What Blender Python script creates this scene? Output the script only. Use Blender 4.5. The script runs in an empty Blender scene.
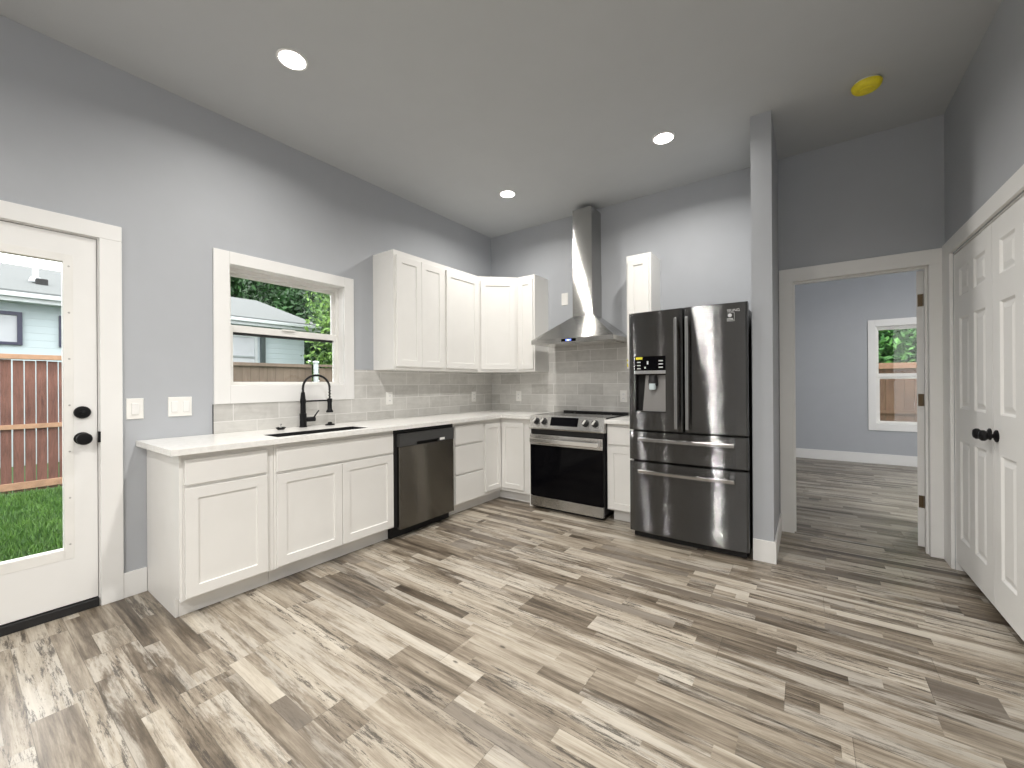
import bpy, bmesh, math, random
from mathutils import Vector, Matrix
random.seed(11)
C = bpy.context.scene.collection
S = bpy.context.scene
PI = math.pi

# ------------------------------------------------------------------ camera, world, lamps, exposure
cd = bpy.data.cameras.new('camera'); cam = bpy.data.objects.new('camera', cd); C.objects.link(cam)
cd.sensor_fit = 'HORIZONTAL'; cd.sensor_width = 36; cd.lens = 36*408.909/1024; cd.clip_start = .02
_y, _p, _r = map(math.radians, (35.7815, .0141, -.3768))
_rt = Vector((math.cos(_y), math.sin(_y), 0)); _fw = Vector((-math.sin(_y), math.cos(_y), 0)); _up = Vector((0, 0, 1))
_f2 = _fw*math.cos(_p)+_up*math.sin(_p); _u2 = _up*math.cos(_p)-_fw*math.sin(_p)
_r3 = _rt*math.cos(_r)+_u2*math.sin(_r); _u3 = _u2*math.cos(_r)-_rt*math.sin(_r)
_m = Matrix((_r3, _u3, -_f2)).transposed().to_4x4(); _m.translation = (3.258, -4.0813, 1.2377)
cam.matrix_world = _m
S.camera = cam
S.view_settings.view_transform = 'Standard'; S.view_settings.look = 'None'
S.view_settings.gamma = 1; S.view_settings.use_curve_mapping = False
S.view_settings.exposure = 0.26
S.cycles.use_denoising = True
S.cycles.max_bounces = 10; S.cycles.diffuse_bounces = 6; S.cycles.sample_clamp_indirect = 6

w = bpy.data.worlds.new('overcast_sky'); S.world = w; w.use_nodes = True
_bg = w.node_tree.nodes['Background']; _bg.inputs[0].default_value = (.98, .99, 1, 1); _bg.inputs[1].default_value = 4.0

H = 3.10                                     # ceiling
LIGHTS = [(.885, -2.914, .34), (.893, -.854, .34), (2.386, -.882, .42)]     # the three downlights in view
ADDED_LIGHTS = [(.885, -4.97, .25), (2.386, -4.97, .9), (3.4, -6.3, 2.1), (2.386, -2.914, .82)]                       # the same kind, unseen, added to brighten the room
LAMP_W = 36

# ------------------------------------------------------------------ node helpers
class NT:
    def __init__(s, m): s.t = m.node_tree; s.n = s.t.nodes; s.l = s.t.links
    def new(s, typ, **kw):
        n = s.n.new(typ)
        for k, v in kw.items(): setattr(n, k, v)
        return n
    def put(s, sock, v):
        if hasattr(v, 'is_linked') or isinstance(v, bpy.types.NodeSocket): s.l.new(v, sock)
        elif isinstance(v, (tuple, list)) and len(v) == 3 and sock.type == 'RGBA': sock.default_value = (*v, 1)
        else: sock.default_value = v
    def math(s, op, a, b=0, c=None):
        n = s.new('ShaderNodeMath', operation=op); s.put(n.inputs[0], a); s.put(n.inputs[1], b)
        if c is not None: s.put(n.inputs[2], c)
        return n.outputs[0]
    def comb(s, x, y, z=0):
        n = s.new('ShaderNodeCombineXYZ')
        for i, v in enumerate((x, y, z)): s.put(n.inputs[i], v)
        return n.outputs[0]
    def sep(s, v):
        n = s.new('ShaderNodeSeparateXYZ'); s.l.new(v, n.inputs[0]); return n.outputs
    def noise(s, vec, scale=1, detail=4, rough=.5, dist=0):
        n = s.new('ShaderNodeTexNoise'); s.l.new(vec, n.inputs['Vector'])
        n.inputs['Scale'].default_value = scale; n.inputs['Detail'].default_value = detail
        n.inputs['Roughness'].default_value = rough; n.inputs['Distortion'].default_value = dist
        return n.outputs[0]
    def white(s, vec):
        n = s.new('ShaderNodeTexWhiteNoise', noise_dimensions='3D'); s.l.new(vec, n.inputs['Vector']); return n.outputs['Value']
    def ramp(s, fac, stops, interp='LINEAR'):
        n = s.new('ShaderNodeValToRGB'); s.put(n.inputs[0], fac); e = n.color_ramp.elements; n.color_ramp.interpolation = interp
        while len(e) > 1: e.remove(e[-1])
        e[0].position = stops[0][0]; e[0].color = (*stops[0][1], 1)
        for p, c in stops[1:]:
            x = e.new(p); x.color = (*c, 1)
        return n.outputs[0]
    def mix(s, f, a, b, mode='MIX'):
        n = s.new('ShaderNodeMix', data_type='RGBA', blend_type=mode); s.put(n.inputs[0], f); s.put(n.inputs[6], a); s.put(n.inputs[7], b)
        return n.outputs[2]
    def coord(s, k='Object'): return s.new('ShaderNodeTexCoord').outputs[k]
    def pos(s): return s.new('ShaderNodeNewGeometry').outputs['Position']
    def maprange(s, v, a, b, c=0, d=1):
        n = s.new('ShaderNodeMapRange'); s.put(n.inputs[0], v)
        for i, q in enumerate((a, b, c, d)): n.inputs[1+i].default_value = q
        return n.outputs[0]
    def bump(s, h, strength=.2, dist=.002):
        n = s.new('ShaderNodeBump'); n.inputs['Strength'].default_value = strength; n.inputs['Distance'].default_value = dist
        s.l.new(h, n.inputs['Height']); return n.outputs[0]

def base(name):
    m = bpy.data.materials.new(name); m.use_nodes = True; q = NT(m); return m, q, q.n['Principled BSDF']

def mat(name, col, rough=.5, metal=0, var=.04, vs=6, bump=0, bs=200, coat=0, spec=None, aniso=0, rot=0):
    m, q, b = base(name)
    c = q.coord()
    f = q.noise(c, vs, 3)
    lo = tuple(max(0, x*(1-var)) for x in col); hi = tuple(min(1, x*(1+var)) for x in col)
    q.put(b.inputs['Base Color'], q.ramp(f, [(.3, lo), (.7, hi)]))
    b.inputs['Roughness'].default_value = rough; b.inputs['Metallic'].default_value = metal
    if coat: b.inputs['Coat Weight'].default_value = coat; b.inputs['Coat Roughness'].default_value = .08
    if spec is not None: b.inputs['Specular IOR Level'].default_value = spec
    if bump: q.l.new(q.bump(q.noise(c, bs, 2), bump), b.inputs['Normal'])
    if aniso:
        b.inputs['Anisotropic'].default_value = aniso; b.inputs['Anisotropic Rotation'].default_value = rot
        t = q.new('ShaderNodeTangent', direction_type='RADIAL', axis='Z'); q.l.new(t.outputs[0], b.inputs['Tangent'])
    return m

def brushed(name, col, rough, spread):
    """metal brushed in horizontal lines: fine grooves tilt the surface up and down only"""
    m, q, b = base(name)
    p = q.pos()
    q.put(b.inputs['Base Color'], q.ramp(q.noise(p, 5, 3), [(.3, tuple(x*.94 for x in col)), (.7, tuple(x*1.05 for x in col))]))
    b.inputs['Metallic'].default_value = 1; b.inputs['Roughness'].default_value = rough
    v = q.new('ShaderNodeVectorMath', operation='SCALE'); q.l.new(p, v.inputs[0]); v.inputs['Scale'].default_value = 7919.0
    v2 = q.new('ShaderNodeVectorMath', operation='SCALE'); q.l.new(p, v2.inputs[0]); v2.inputs['Scale'].default_value = 3571.0
    r = q.math('SUBTRACT', q.math('ADD', q.white(v.outputs[0]), q.white(v2.outputs[0])), 1.0)
    g = q.new('ShaderNodeNewGeometry').outputs['Normal']
    a = q.new('ShaderNodeVectorMath', operation='ADD'); q.l.new(g, a.inputs[0]); q.l.new(q.comb(0, 0, q.math('MULTIPLY', r, spread)), a.inputs[1])
    n = q.new('ShaderNodeVectorMath', operation='NORMALIZE'); q.l.new(a.outputs[0], n.inputs[0])
    q.l.new(n.outputs[0], b.inputs['Normal'])
    return m

def glow(name, col, strength):
    m, q, b = base(name)
    b.inputs['Base Color'].default_value = (*col, 1)
    b.inputs['Emission Color'].default_value = (*col, 1); b.inputs['Emission Strength'].default_value = strength
    return m

def glass_mat(name, tint=(1, 1, 1)):
    m, q, b = base(name)
    q.n.remove(b)
    t = q.new('ShaderNodeBsdfTransparent'); t.inputs[0].default_value = (*tint, 1)
    g = q.new('ShaderNodeBsdfGlossy'); g.inputs['Roughness'].default_value = .02
    f = q.new('ShaderNodeFresnel'); f.inputs[0].default_value = 1.3
    x = q.new('ShaderNodeMixShader'); q.l.new(f.outputs[0], x.inputs[0]); q.l.new(t.outputs[0], x.inputs[1]); q.l.new(g.outputs[0], x.inputs[2])
    q.l.new(x.outputs[0], q.n['Material Output'].inputs[0])
    return m

def tile_mat(name, horiz):
    m, q, b = base(name)
    X, Y, Z = q.sep(q.pos())
    u = Y if horiz == 'y' else X
    v = q.math('SUBTRACT', Z, .9935-.122)
    vec = q.comb(q.math('ADD', u, 12.054+.0), v, 0)
    br = q.new('ShaderNodeTexBrick'); q.l.new(vec, br.inputs['Vector'])
    br.offset = .5; br.inputs['Scale'].default_value = 1; br.inputs['Brick Width'].default_value = .305; br.inputs['Row Height'].default_value = .122
    br.inputs['Mortar Size'].default_value = .0028; br.inputs['Mortar Smooth'].default_value = .2; br.inputs['Bias'].default_value = 0
    br.inputs['Color1'].default_value = (.0, .0, .0, 1); br.inputs['Color2'].default_value = (1, 1, 1, 1); br.inputs['Mortar'].default_value = (.5, .5, .5, 1)
    vein = q.noise(vec, 9, 6, .6, 1.2)
    streak = q.noise(q.comb(q.math('MULTIPLY', u, 3), q.math('MULTIPLY', v, 22)), 1.5, 5, .6)
    t = q.math('ADD', q.math('MULTIPLY', br.outputs['Color'], .24), q.math('ADD', q.math('MULTIPLY', vein, .45), q.math('MULTIPLY', streak, .35)))
    col = q.ramp(t, [(.25, (.42, .41, .385)), (.55, (.58, .57, .545)), (.9, (.74, .73, .70))])
    col = q.mix(br.outputs['Fac'], col, (.76, .75, .73))
    q.put(b.inputs['Base Color'], col)
    b.inputs['Roughness'].default_value = .32
    q.l.new(q.bump(q.math('SUBTRACT', 1, br.outputs['Fac']), .35, .002), b.inputs['Normal'])
    return m

def floor_mat():
    m, q, b = base('weathered_plank_vinyl')
    X, Y, Z = q.sep(q.pos())
    X = q.math('ADD', X, 20.0); Y = q.math('ADD', Y, 20.0)
    # boards
    BW = .185
    by = q.math('FLOOR', q.math('DIVIDE', Y, BW))
    br = q.white(q.comb(by, 3.3, 1))
    bxr = q.math('DIVIDE', q.math('ADD', X, q.math('MULTIPLY', br, 7.0)), 1.22)
    bx = q.math('FLOOR', bxr)
    bid = q.white(q.comb(bx, by, 7))
    # printed strips inside a board: one row in three to one row wide
    SW = BW/3
    sy = q.math('FLOOR', q.math('DIVIDE', Y, SW))
    pair = q.math('FLOOR', q.math('DIVIDE', q.math('ADD', Y, SW), SW*2))
    usepair = q.math('GREATER_THAN', q.white(q.comb(by, bx, 21)), .62)
    row = q.math('ADD', q.math('MULTIPLY', usepair, q.math('ADD', pair, 500.5)), q.math('MULTIPLY', q.math('SUBTRACT', 1, usepair), sy))
    rr = q.white(q.comb(row, 5, 2))
    L = q.math('ADD', .34, q.math('MULTIPLY', q.white(q.comb(row, 9, 4)), .62))
    sx = q.math('FLOOR', q.math('DIVIDE', q.math('ADD', X, q.math('MULTIPLY', rr, 9.0)), L))
    sid = q.white(q.comb(sx, row, 11)); sid2 = q.white(q.comb(sx, row, 17)); sid3 = q.white(q.comb(sx, row, 29))
    off = q.math('MULTIPLY', sid2, 31.0)
    # grain along X: long fibres, drifting patches and a fine scuffed layer
    def layer(kx, ky, sc, det, ro, di, ox=0.0):
        v = q.comb(q.math('ADD', q.math('MULTIPLY', X, kx), off), q.math('MULTIPLY', Y, ky), q.math('ADD', off, ox))
        return q.noise(v, sc, det, ro, di)
    fibre = layer(2.5, 60, 1.3, 6, .7, .2)
    grain = layer(1.5, 24, 1.2, 10, .76, .4, 3.0)
    patch = layer(1.1, 9, 1.1, 8, .68, .35, 5.0)
    scuff = layer(2.3, 24, 2.1, 10, .84, .2, 9.0)
    blot = layer(1.3, 13, 1.3, 7, .72, .25, 13.0)
    t = q.math('ADD', q.math('MULTIPLY', sid, .26), q.math('ADD', q.math('MULTIPLY', q.maprange(grain, .3, .7), .28), q.math('MULTIPLY', q.maprange(patch, .3, .7), .34)))
    t = q.math('ADD', t, q.math('ADD', q.math('MULTIPLY', q.math('SUBTRACT', bid, .5), .14), q.math('MULTIPLY', q.math('SUBTRACT', fibre, .5), .35)))
    col = q.ramp(t, [(.13, (.05, .039, .029)), (.27, (.122, .097, .071)), (.40, (.235, .195, .148)), (.52, (.37, .323, .258)), (.68, (.51, .462, .385)), (.88, (.61, .567, .49))])
    # limewash rubbed over some strips
    pale = q.math('MULTIPLY', q.maprange(blot, .47, .56), q.maprange(sid2, .35, .7))
    col = q.mix(q.math('MULTIPLY', pale, .55), col, (.58, .545, .48))
    # charred worn streaks, strongest on some strips
    worn = q.math('MULTIPLY', q.maprange(scuff, .515, .57), q.maprange(q.math('ADD', sid3, q.math('MULTIPLY', patch, -.5)), .05, .5))
    col = q.mix(q.math('MULTIPLY', worn, .85), col, (.045, .037, .030))
    # brown shading along strip edges
    edge = q.math('MULTIPLY', q.maprange(grain, .55, .72), q.maprange(q.white(q.comb(sx, row, 53)), .5, .8))
    col = q.mix(q.math('MULTIPLY', edge, .6), col, (.13, .10, .073))
    # a few short solid dark blocks
    blk = q.math('GREATER_THAN', q.white(q.comb(sx, row, 41)), .945)
    col = q.mix(q.math('MULTIPLY', blk, .72), col, (.145, .122, .10))
    # knots and nail marks
    vo = q.new('ShaderNodeTexVoronoi'); q.l.new(q.comb(q.math('MULTIPLY', X, 2.8), q.math('MULTIPLY', Y, 6.5)), vo.inputs['Vector']); vo.inputs['Scale'].default_value = 1
    col = q.mix(q.math('MULTIPLY', q.maprange(vo.outputs['Distance'], .06, .03), .8), col, (.04, .032, .026))
    # seams between boards
    fy = q.math('FRACT', q.math('DIVIDE', Y, BW)); fx = q.math('FRACT', bxr)
    seam = q.math('MAXIMUM', q.math('LESS_THAN', fy, .012), q.math('LESS_THAN', fx, .0016))
    col = q.mix(q.math('MULTIPLY', seam, .55), col, (.05, .04, .03))
    q.put(b.inputs['Base Color'], col)
    q.put(b.inputs['Roughness'], q.maprange(patch, .3, .7, .30, .42))
    b.inputs['Specular IOR Level'].default_value = .45
    q.l.new(q.bump(q.math('SUBTRACT', grain, q.math('MULTIPLY', seam, .6)), .12, .002), b.inputs['Normal'])
    return m

def plank_mat(name, c1, c2, axis_w, axis_l, width, gap=0.0):
    m, q, b = base(name)
    s = dict(zip('xyz', q.sep(q.pos())))
    g = q.noise(q.comb(q.math('MULTIPLY', s[axis_w], 30), q.math('MULTIPLY', s[axis_l], 3), 2), 1.2, 6, .65, .8)
    bl = q.noise(q.pos(), 2.2, 4)
    q.put(b.inputs['Base Color'], q.ramp(q.math('ADD', q.math('MULTIPLY', g, .6), q.math('MULTIPLY', bl, .45)), [(.3, c1), (.75, c2)]))
    b.inputs['Roughness'].default_value = .85
    return m

def siding_mat(name, col, lap=.13):
    m, q, b = base(name)
    X, Y, Z = q.sep(q.pos())
    fz = q.math('FRACT', q.math('DIVIDE', Z, lap))
    n = q.noise(q.pos(), 3, 3)
    c = q.ramp(n, [(.3, tuple(x*.95 for x in col)), (.7, col)])
    q.put(b.inputs['Base Color'], c); b.inputs['Roughness'].default_value = .7
    q.l.new(q.bump(q.math('SUBTRACT', 1, fz), .9, .02), b.inputs['Normal'])
    return m

def leaf_mat(name, c1, c2):
    m, q, b = base(name)
    n = q.noise(q.pos(), 3.5, 4)
    oi = q.new('ShaderNodeNewGeometry').outputs['Random Per Island']
    q.put(b.inputs['Base Color'], q.ramp(q.math('ADD', q.math('MULTIPLY', n, .6), q.math('MULTIPLY', oi, .4)), [(.25, c1), (.75, c2)]))
    b.inputs['Roughness'].default_value = .6
    b.inputs['Transmission Weight'].default_value = 0
    return m

# ------------------------------------------------------------------ materials
M = {}
M['wall'] = mat('blue_grey_wall_paint', (.435, .452, .48), .62, var=.012, bump=.12, bs=140)
M['ceil'] = mat('grey_ceiling_paint', (.50, .517, .53), .8, var=.012, bump=.1, bs=120)
M['trim'] = mat('white_trim_paint', (.83, .825, .81), .38, var=.012)
M['cab'] = mat('white_cabinet_paint', (.83, .82, .795), .38, var=.012)
M['quartz'] = mat('white_quartz', (.85, .84, .815), .2, var=.05, vs=40)
M['floor'] = floor_mat()
M['tile_l'] = tile_mat('grey_marble_tile_left', 'y')
M['tile_b'] = tile_mat('grey_marble_tile_back', 'x')
M['grout'] = mat('white_grout', (.72, .71, .68), .7)
M['black'] = mat('matte_black_metal', (.007, .007, .008), .42, spec=.22)
M['rubber'] = mat('black_plastic', (.014, .014, .015), .5)
M['void'] = mat('black_kick_plate', (.01, .01, .01), .7)
M['blackglass'] = mat('black_oven_glass', (.003, .003, .004), .05, spec=.09)
M['steel'] = brushed('brushed_steel', (.44, .435, .42), .12, .6)
M['steel_bright'] = brushed('bright_brushed_steel', (.66, .65, .63), .16, .5)
M['steel_h'] = mat('polished_steel', (.75, .74, .72), .2, 1)
M['dark_steel'] = brushed('black_stainless', (.125, .126, .128), .07, 1.0)
M['dark_steel_h'] = mat('black_stainless_bar', (.36, .355, .35), .25, 1)
M['dw_steel'] = brushed('dark_dishwasher_steel', (.25, .24, .22), .08, 1.0)
M['graphite'] = mat('graphite_panel', (.10, .10, .10), .45, .5)
M['plate'] = mat('white_plastic_plate', (.84, .83, .80), .35)
M['bronze'] = mat('bronze_hinge', (.12, .085, .05), .4, .8)
M['yellow'] = mat('yellow_plastic_cover', (.90, .76, .03), .42, var=.1, vs=30)
M['yellowtape'] = mat('yellow_sticker', (.85, .78, .05), .6)
M['lamp'] = glow('lit_led_lens', (1, .97, .92), 12)
M['blue'] = glow('blue_display', (.12, .2, 1), 2.2)
M['bluewhite'] = glow('blue_white_digits', (.75, .85, 1), 3)
M['ink'] = mat('pale_printed_mark', (.75, .76, .77), .5)
M['glass'] = glass_mat('window_glass')
M['vinyl'] = mat('white_window_vinyl', (.82, .81, .78), .35)
M['cedar'] = plank_mat('red_cedar_board', (.05, .019, .014), (.23, .105, .075), 'y', 'z', .14)
M['rail'] = mat('pale_cedar_rail', (.36, .21, .125), .8, var=.15, vs=12)
M['oldfence'] = plank_mat('weathered_fence_board', (.085, .06, .043), (.20, .15, .112), 'y', 'z', .14)
M['oldfence_far'] = plank_mat('weathered_brown_fence_board', (.06, .031, .017), (.15, .085, .048), 'x', 'z', .14)
M['siding'] = siding_mat('pale_blue_siding', (.40, .47, .485))
M['roof'] = mat('grey_roof_shingle', (.115, .125, .122), .9, var=.12, vs=25, bump=.5, bs=60)
M['fascia'] = mat('white_fascia', (.42, .45, .455), .6)
M['navy'] = mat('navy_window_frame', (.02, .022, .05), .4)
M['curtain'] = mat('pale_blind', (.42, .44, .46), .7)
M['bark'] = mat('tree_bark', (.09, .065, .045), .9, var=.3, vs=15)
M['leaf_d'] = leaf_mat('dark_green_leaf', (.005, .025, .006), (.03, .10, .02))
M['leaf_l'] = leaf_mat('light_green_leaf', (.032, .10, .016), (.19, .33, .065))
M['leaf_m'] = leaf_mat('mid_green_leaf', (.010, .07, .014), (.10, .27, .05))
M['grass'] = leaf_mat('lawn_grass', (.022, .085, .010), (.11, .235, .03))
M['soil'] = mat('lawn_soil', (.05, .11, .03), .95, var=.3, vs=10)

# ------------------------------------------------------------------ mesh helpers
def box(bm, x0, x1, y0, y1, z0, z1, bev=0, seg=2):
    v = [bm.verts.new(p) for p in ((x0,y0,z0),(x1,y0,z0),(x1,y1,z0),(x0,y1,z0),(x0,y0,z1),(x1,y0,z1),(x1,y1,z1),(x0,y1,z1))]
    fs = [bm.faces.new([v[i] for i in f]) for f in ((3,2,1,0),(4,5,6,7),(0,1,5,4),(1,2,6,5),(2,3,7,6),(3,0,4,7))]
    if bev:
        es = list({e for f in fs for e in f.edges})
        bmesh.ops.bevel(bm, geom=es, offset=bev, segments=seg, profile=.5, affect='EDGES', clamp_overlap=True)
    return bm

def hexa(bm, bot, top):
    """a solid between two quads given counter-clockwise seen from above"""
    a = [bm.verts.new(p) for p in bot]; b = [bm.verts.new(p) for p in top]; n = len(a)
    bm.faces.new(a[::-1]); bm.faces.new(b)
    for i in range(n): bm.faces.new((a[i], a[(i+1) % n], b[(i+1) % n], b[i]))
    return bm

def prism(bm, poly, z0, z1):
    return hexa(bm, [(x, y, z0) for x, y in poly], [(x, y, z1) for x, y in poly])

def cyl(bm, p0, p1, r0, r1=None, seg=20, cap=True):
    r1 = r0 if r1 is None else r1
    p0, p1 = Vector(p0), Vector(p1); d = (p1-p0).normalized()
    a = d.orthogonal().normalized(); b = d.cross(a)
    ra = []; rb = []
    for i in range(seg):
        t = 2*PI*i/seg; o = a*math.cos(t)+b*math.sin(t)
        ra.append(bm.verts.new(p0+o*r0)); rb.append(bm.verts.new(p1+o*r1))
    for i in range(seg): bm.faces.new((ra[i], ra[(i+1) % seg], rb[(i+1) % seg], rb[i]))
    if cap: bm.faces.new(ra[::-1]); bm.faces.new(rb)
    return bm

def lathe(bm, o, axis, prof, seg=24):
    """prof: (distance along axis, radius)"""
    o = Vector(o); d = Vector(axis).normalized(); a = d.orthogonal().normalized(); b = d.cross(a)
    rings = []
    for h, r in prof:
        rings.append([bm.verts.new(o+d*h+(a*math.cos(2*PI*i/seg)+b*math.sin(2*PI*i/seg))*max(r, 1e-4)) for i in range(seg)])
    for k in range(len(rings)-1):
        for i in range(seg): bm.faces.new((rings[k][i], rings[k][(i+1) % seg], rings[k+1][(i+1) % seg], rings[k+1][i]))
    bm.faces.new(rings[0][::-1]); bm.faces.new(rings[-1])
    return bm

def tube(bm, pts, rad, seg=10):
    pts = [Vector(p) for p in pts]; rings = []
    n0 = None
    for i, p in enumerate(pts):
        d = (pts[min(i+1, len(pts)-1)]-pts[max(i-1, 0)]).normalized()
        if n0 is None: n0 = d.orthogonal().normalized()
        n0 = (n0-d*n0.dot(d)).normalized(); b = d.cross(n0)
        r = rad(i/(len(pts)-1)) if callable(rad) else rad
        rings.append([bm.verts.new(p+(n0*math.cos(2*PI*k/seg)+b*math.sin(2*PI*k/seg))*r) for k in range(seg)])
    for k in range(len(rings)-1):
        for i in range(seg): bm.faces.new((rings[k][i], rings[k][(i+1) % seg], rings[k+1][(i+1) % seg], rings[k+1][i]))
    bm.faces.new(rings[0][::-1]); bm.faces.new(rings[-1])
    return bm

def wloc(o):
    l = Vector((0, 0, 0))
    while o is not None: l += o.location; o = o.parent
    return l

def obj(name, bm, m, parent=None, smooth=False, kind=None, at=None):
    """bm is in world coordinates; the mesh is moved to its parent's origin"""
    if at is not None: loc = Vector(at)
    else: loc = wloc(parent)
    bmesh.ops.translate(bm, verts=bm.verts, vec=-loc)
    bmesh.ops.recalc_face_normals(bm, faces=bm.faces)
    me = bpy.data.meshes.new(name); bm.to_mesh(me); bm.free()
    if smooth:
        for p in me.polygons: p.use_smooth = True
    me.materials.append(m if not isinstance(m, str) else M[m])
    o = bpy.data.objects.new(name, me); C.objects.link(o)
    if parent: o.parent = parent
    if at is not None: o.location = loc
    if smooth:
        a = o.modifiers.new('edge', 'EDGE_SPLIT'); a.split_angle = math.radians(38)
    if kind: o['kind'] = kind
    return o

def tag(o, label, cat, group=None, kind=None):
    o['label'] = label; o['category'] = cat
    if group: o['group'] = group
    if kind: o['kind'] = kind
    return o

def thing(name, loc, label, cat, group=None, kind=None):
    o = bpy.data.objects.new(name, None); C.objects.link(o); o.location = loc; o.empty_display_size = .1
    return tag(o, label, cat, group, kind)

def B(*boxes, bev=0):
    bm = bmesh.new()
    for b in boxes: box(bm, *b, bev=bev)
    return bm

def frame_T(o, u, n):
    """maps (u, w, z): u along the face, w outward, z up"""
    o, u, n = Vector(o), Vector(u).normalized(), Vector(n).normalized()
    return lambda a, wd, z: o+u*a+n*wd+Vector((0, 0, z))

def shaker(T, u0, u1, z0, z1, th=.019, fr=.057, rec=.008):
    """five-piece door: raised frame, recessed centre panel"""
    bm = bmesh.new()
    def ring(a0, a1, b0, b1, wd): return [bm.verts.new(T(*p)) for p in ((a0, wd, b0), (a1, wd, b0), (a1, wd, b1), (a0, wd, b1))]
    e = .0015
    r0 = ring(u0, u1, z0, z1, 0); r1 = ring(u0, u1, z0, z1, th-e); r2 = ring(u0+e, u1-e, z0+e, z1-e, th)
    r3 = ring(u0+fr, u1-fr, z0+fr, z1-fr, th); r4 = ring(u0+fr+.002, u1-fr-.002, z0+fr+.002, z1-fr-.002, th-rec)
    bm.faces.new(r0[::-1]); bm.faces.new(r4)
    for a, b in ((r0, r1), (r1, r2), (r2, r3), (r3, r4)):
        for i in range(4): bm.faces.new((a[i], a[(i+1) % 4], b[(i+1) % 4], b[i]))
    return bm

def slab(T, u0, u1, z0, z1, th=.019, e=.002):
    bm = bmesh.new()
    def ring(a0, a1, b0, b1, wd): return [bm.verts.new(T(*p)) for p in ((a0, wd, b0), (a1, wd, b0), (a1, wd, b1), (a0, wd, b1))]
    r0 = ring(u0, u1, z0, z1, 0); r1 = ring(u0, u1, z0, z1, th-e); r2 = ring(u0+e, u1-e, z0+e, z1-e, th)
    bm.faces.new(r0[::-1]); bm.faces.new(r2)
    for a, b in ((r0, r1), (r1, r2)):
        for i in range(4): bm.faces.new((a[i], a[(i+1) % 4], b[(i+1) % 4], b[i]))
    return bm

def wall_with_holes(axis, p0, p1, a0, a1, z0, z1, holes):
    """wall slab between planes p0..p1 on one axis, spanning a0..a1 on the other, with rectangular openings"""
    bm = bmesh.new()
    As = sorted({a0, a1, *[h[0] for h in holes], *[h[1] for h in holes]})
    for i in range(len(As)-1):
        s, e = As[i], As[i+1]; mid = (s+e)/2
        cuts = sorted([(h[2], h[3]) for h in holes if h[0] < mid < h[1]])
        z = z0
        spans = []
        for c0, c1 in cuts:
            if c0 > z: spans.append((z, c0))
            z = c1
        if z < z1: spans.append((z, z1))
        for s0, s1 in spans:
            if axis == 'x': box(bm, p0, p1, s, e, s0, s1)
            else: box(bm, s, e, p0, p1, s0, s1)
    bmesh.ops.remove_doubles(bm, verts=bm.verts, dist=1e-5)
    return bm

# ------------------------------------------------------------------ the room
YB = -7.0                 # wall behind the camera
XR = 4.045                # closet wall
DX0, DX1 = 3.170, 3.961   # doorway in the back wall
FY = 4.146                # far wall of the next room
FL, FR = 1.6, 6.2
WIN = (-2.923, -2.055, 1.243, 2.086)
DOOR = (-4.50, -3.560, 0.0, 2.085)
CLO = (-1.553, -.205, 0.0, 2.075)
FWIN = (4.105, 4.90, .60, 2.07)

def struct(name, bm, m, label, cat, parent=None): 
    o = obj(name, bm, m, parent, kind='structure'); tag(o, label, cat, kind='structure'); return o

struct('floor', B((-.14, 4.85, YB, .06, -.06, 0), (FL, FR, .06, FY, -.06, 0)), 'floor', 'weathered grey brown wood plank floor running through both rooms', 'floor')
struct('ceiling', B((-.14, 4.85, YB-.1, .12, H, H+.1), (FL-.1, FR+.1, .12, FY+.14, H, H+.1)), 'ceil', 'plain grey painted ceiling with recessed lights', 'ceiling')
struct('wall_left', wall_with_holes('x', -.14, 0, YB, 0, 0, H, [WIN, DOOR]), 'wall', 'blue grey wall with the glazed back door and the sink window', 'wall')
struct('wall_back', wall_with_holes('y', 0, .115, -.14, XR+.8, 0, H, [(DX0-.015, DX1+.015, 0, 2.075)]), 'wall', 'blue grey wall behind range and fridge, with the open doorway', 'wall')
struct('wall_right', wall_with_holes('x', XR, XR+.115, YB, 0, 0, H, [CLO]), 'wall', 'blue grey wall above the white double closet doors', 'wall')
struct('wall_closet', B((4.75, 4.85, YB, 0, 0, H)), 'wall', 'plain wall at the back of the closet behind closed doors', 'wall')
struct('wall_front', B((-.14, 4.85, YB-.1, YB, 0, H)), 'wall', 'plain blue grey wall at the camera end of the kitchen', 'wall')
PX0, PX1, PY = 2.947, 3.071, -.773
struct('wall_partition', B((PX0, PX1, PY, 0, 0, H)), 'wall', 'narrow full height stub wall at the side of the fridge', 'wall')
struct('wall_far', wall_with_holes('y', FY, FY+.14, FL, FR, 0, H, [FWIN]), 'wall', 'blue grey wall of the next room with one window', 'wall')
struct('wall_far_left', B((FL-.1, FL, .115, FY+.14, 0, H)), 'wall', 'hidden side wall of the next room beyond the fridge wall', 'wall')
struct('wall_far_right', B((FR, FR+.1, .115, FY+.14, 0, H)), 'wall', 'hidden side wall of the next room behind the open door', 'wall')
def bb(bm, x0, x1, y0, y1, nx, ny, h=.145):
    box(bm, x0, x1, y0, y1, 0, h, bev=.003)
    return bm
struct('baseboard_left', bb(bmesh.new(), .0005, .016, -3.475, -3.368, 1, 0), 'trim', 'short white baseboard between the back door casing and the end cabinet', 'baseboard')
bm = bmesh.new(); box(bm, PX0-.0, PX1+.014, PY-.014, PY-.0005, 0, .15, bev=.003); box(bm, PX1+.0005, PX1+.014, PY-.013, -.016, 0, .15, bev=.003)
struct('baseboard_partition', bm, 'trim', 'white baseboard wrapping the end of the stub wall by the fridge', 'baseboard')
struct('baseboard_far', bb(bmesh.new(), FL, FR, FY-.016, FY-.0005, 0, -1, .152), 'trim', 'long white baseboard below the window in the next room', 'baseboard')
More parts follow.
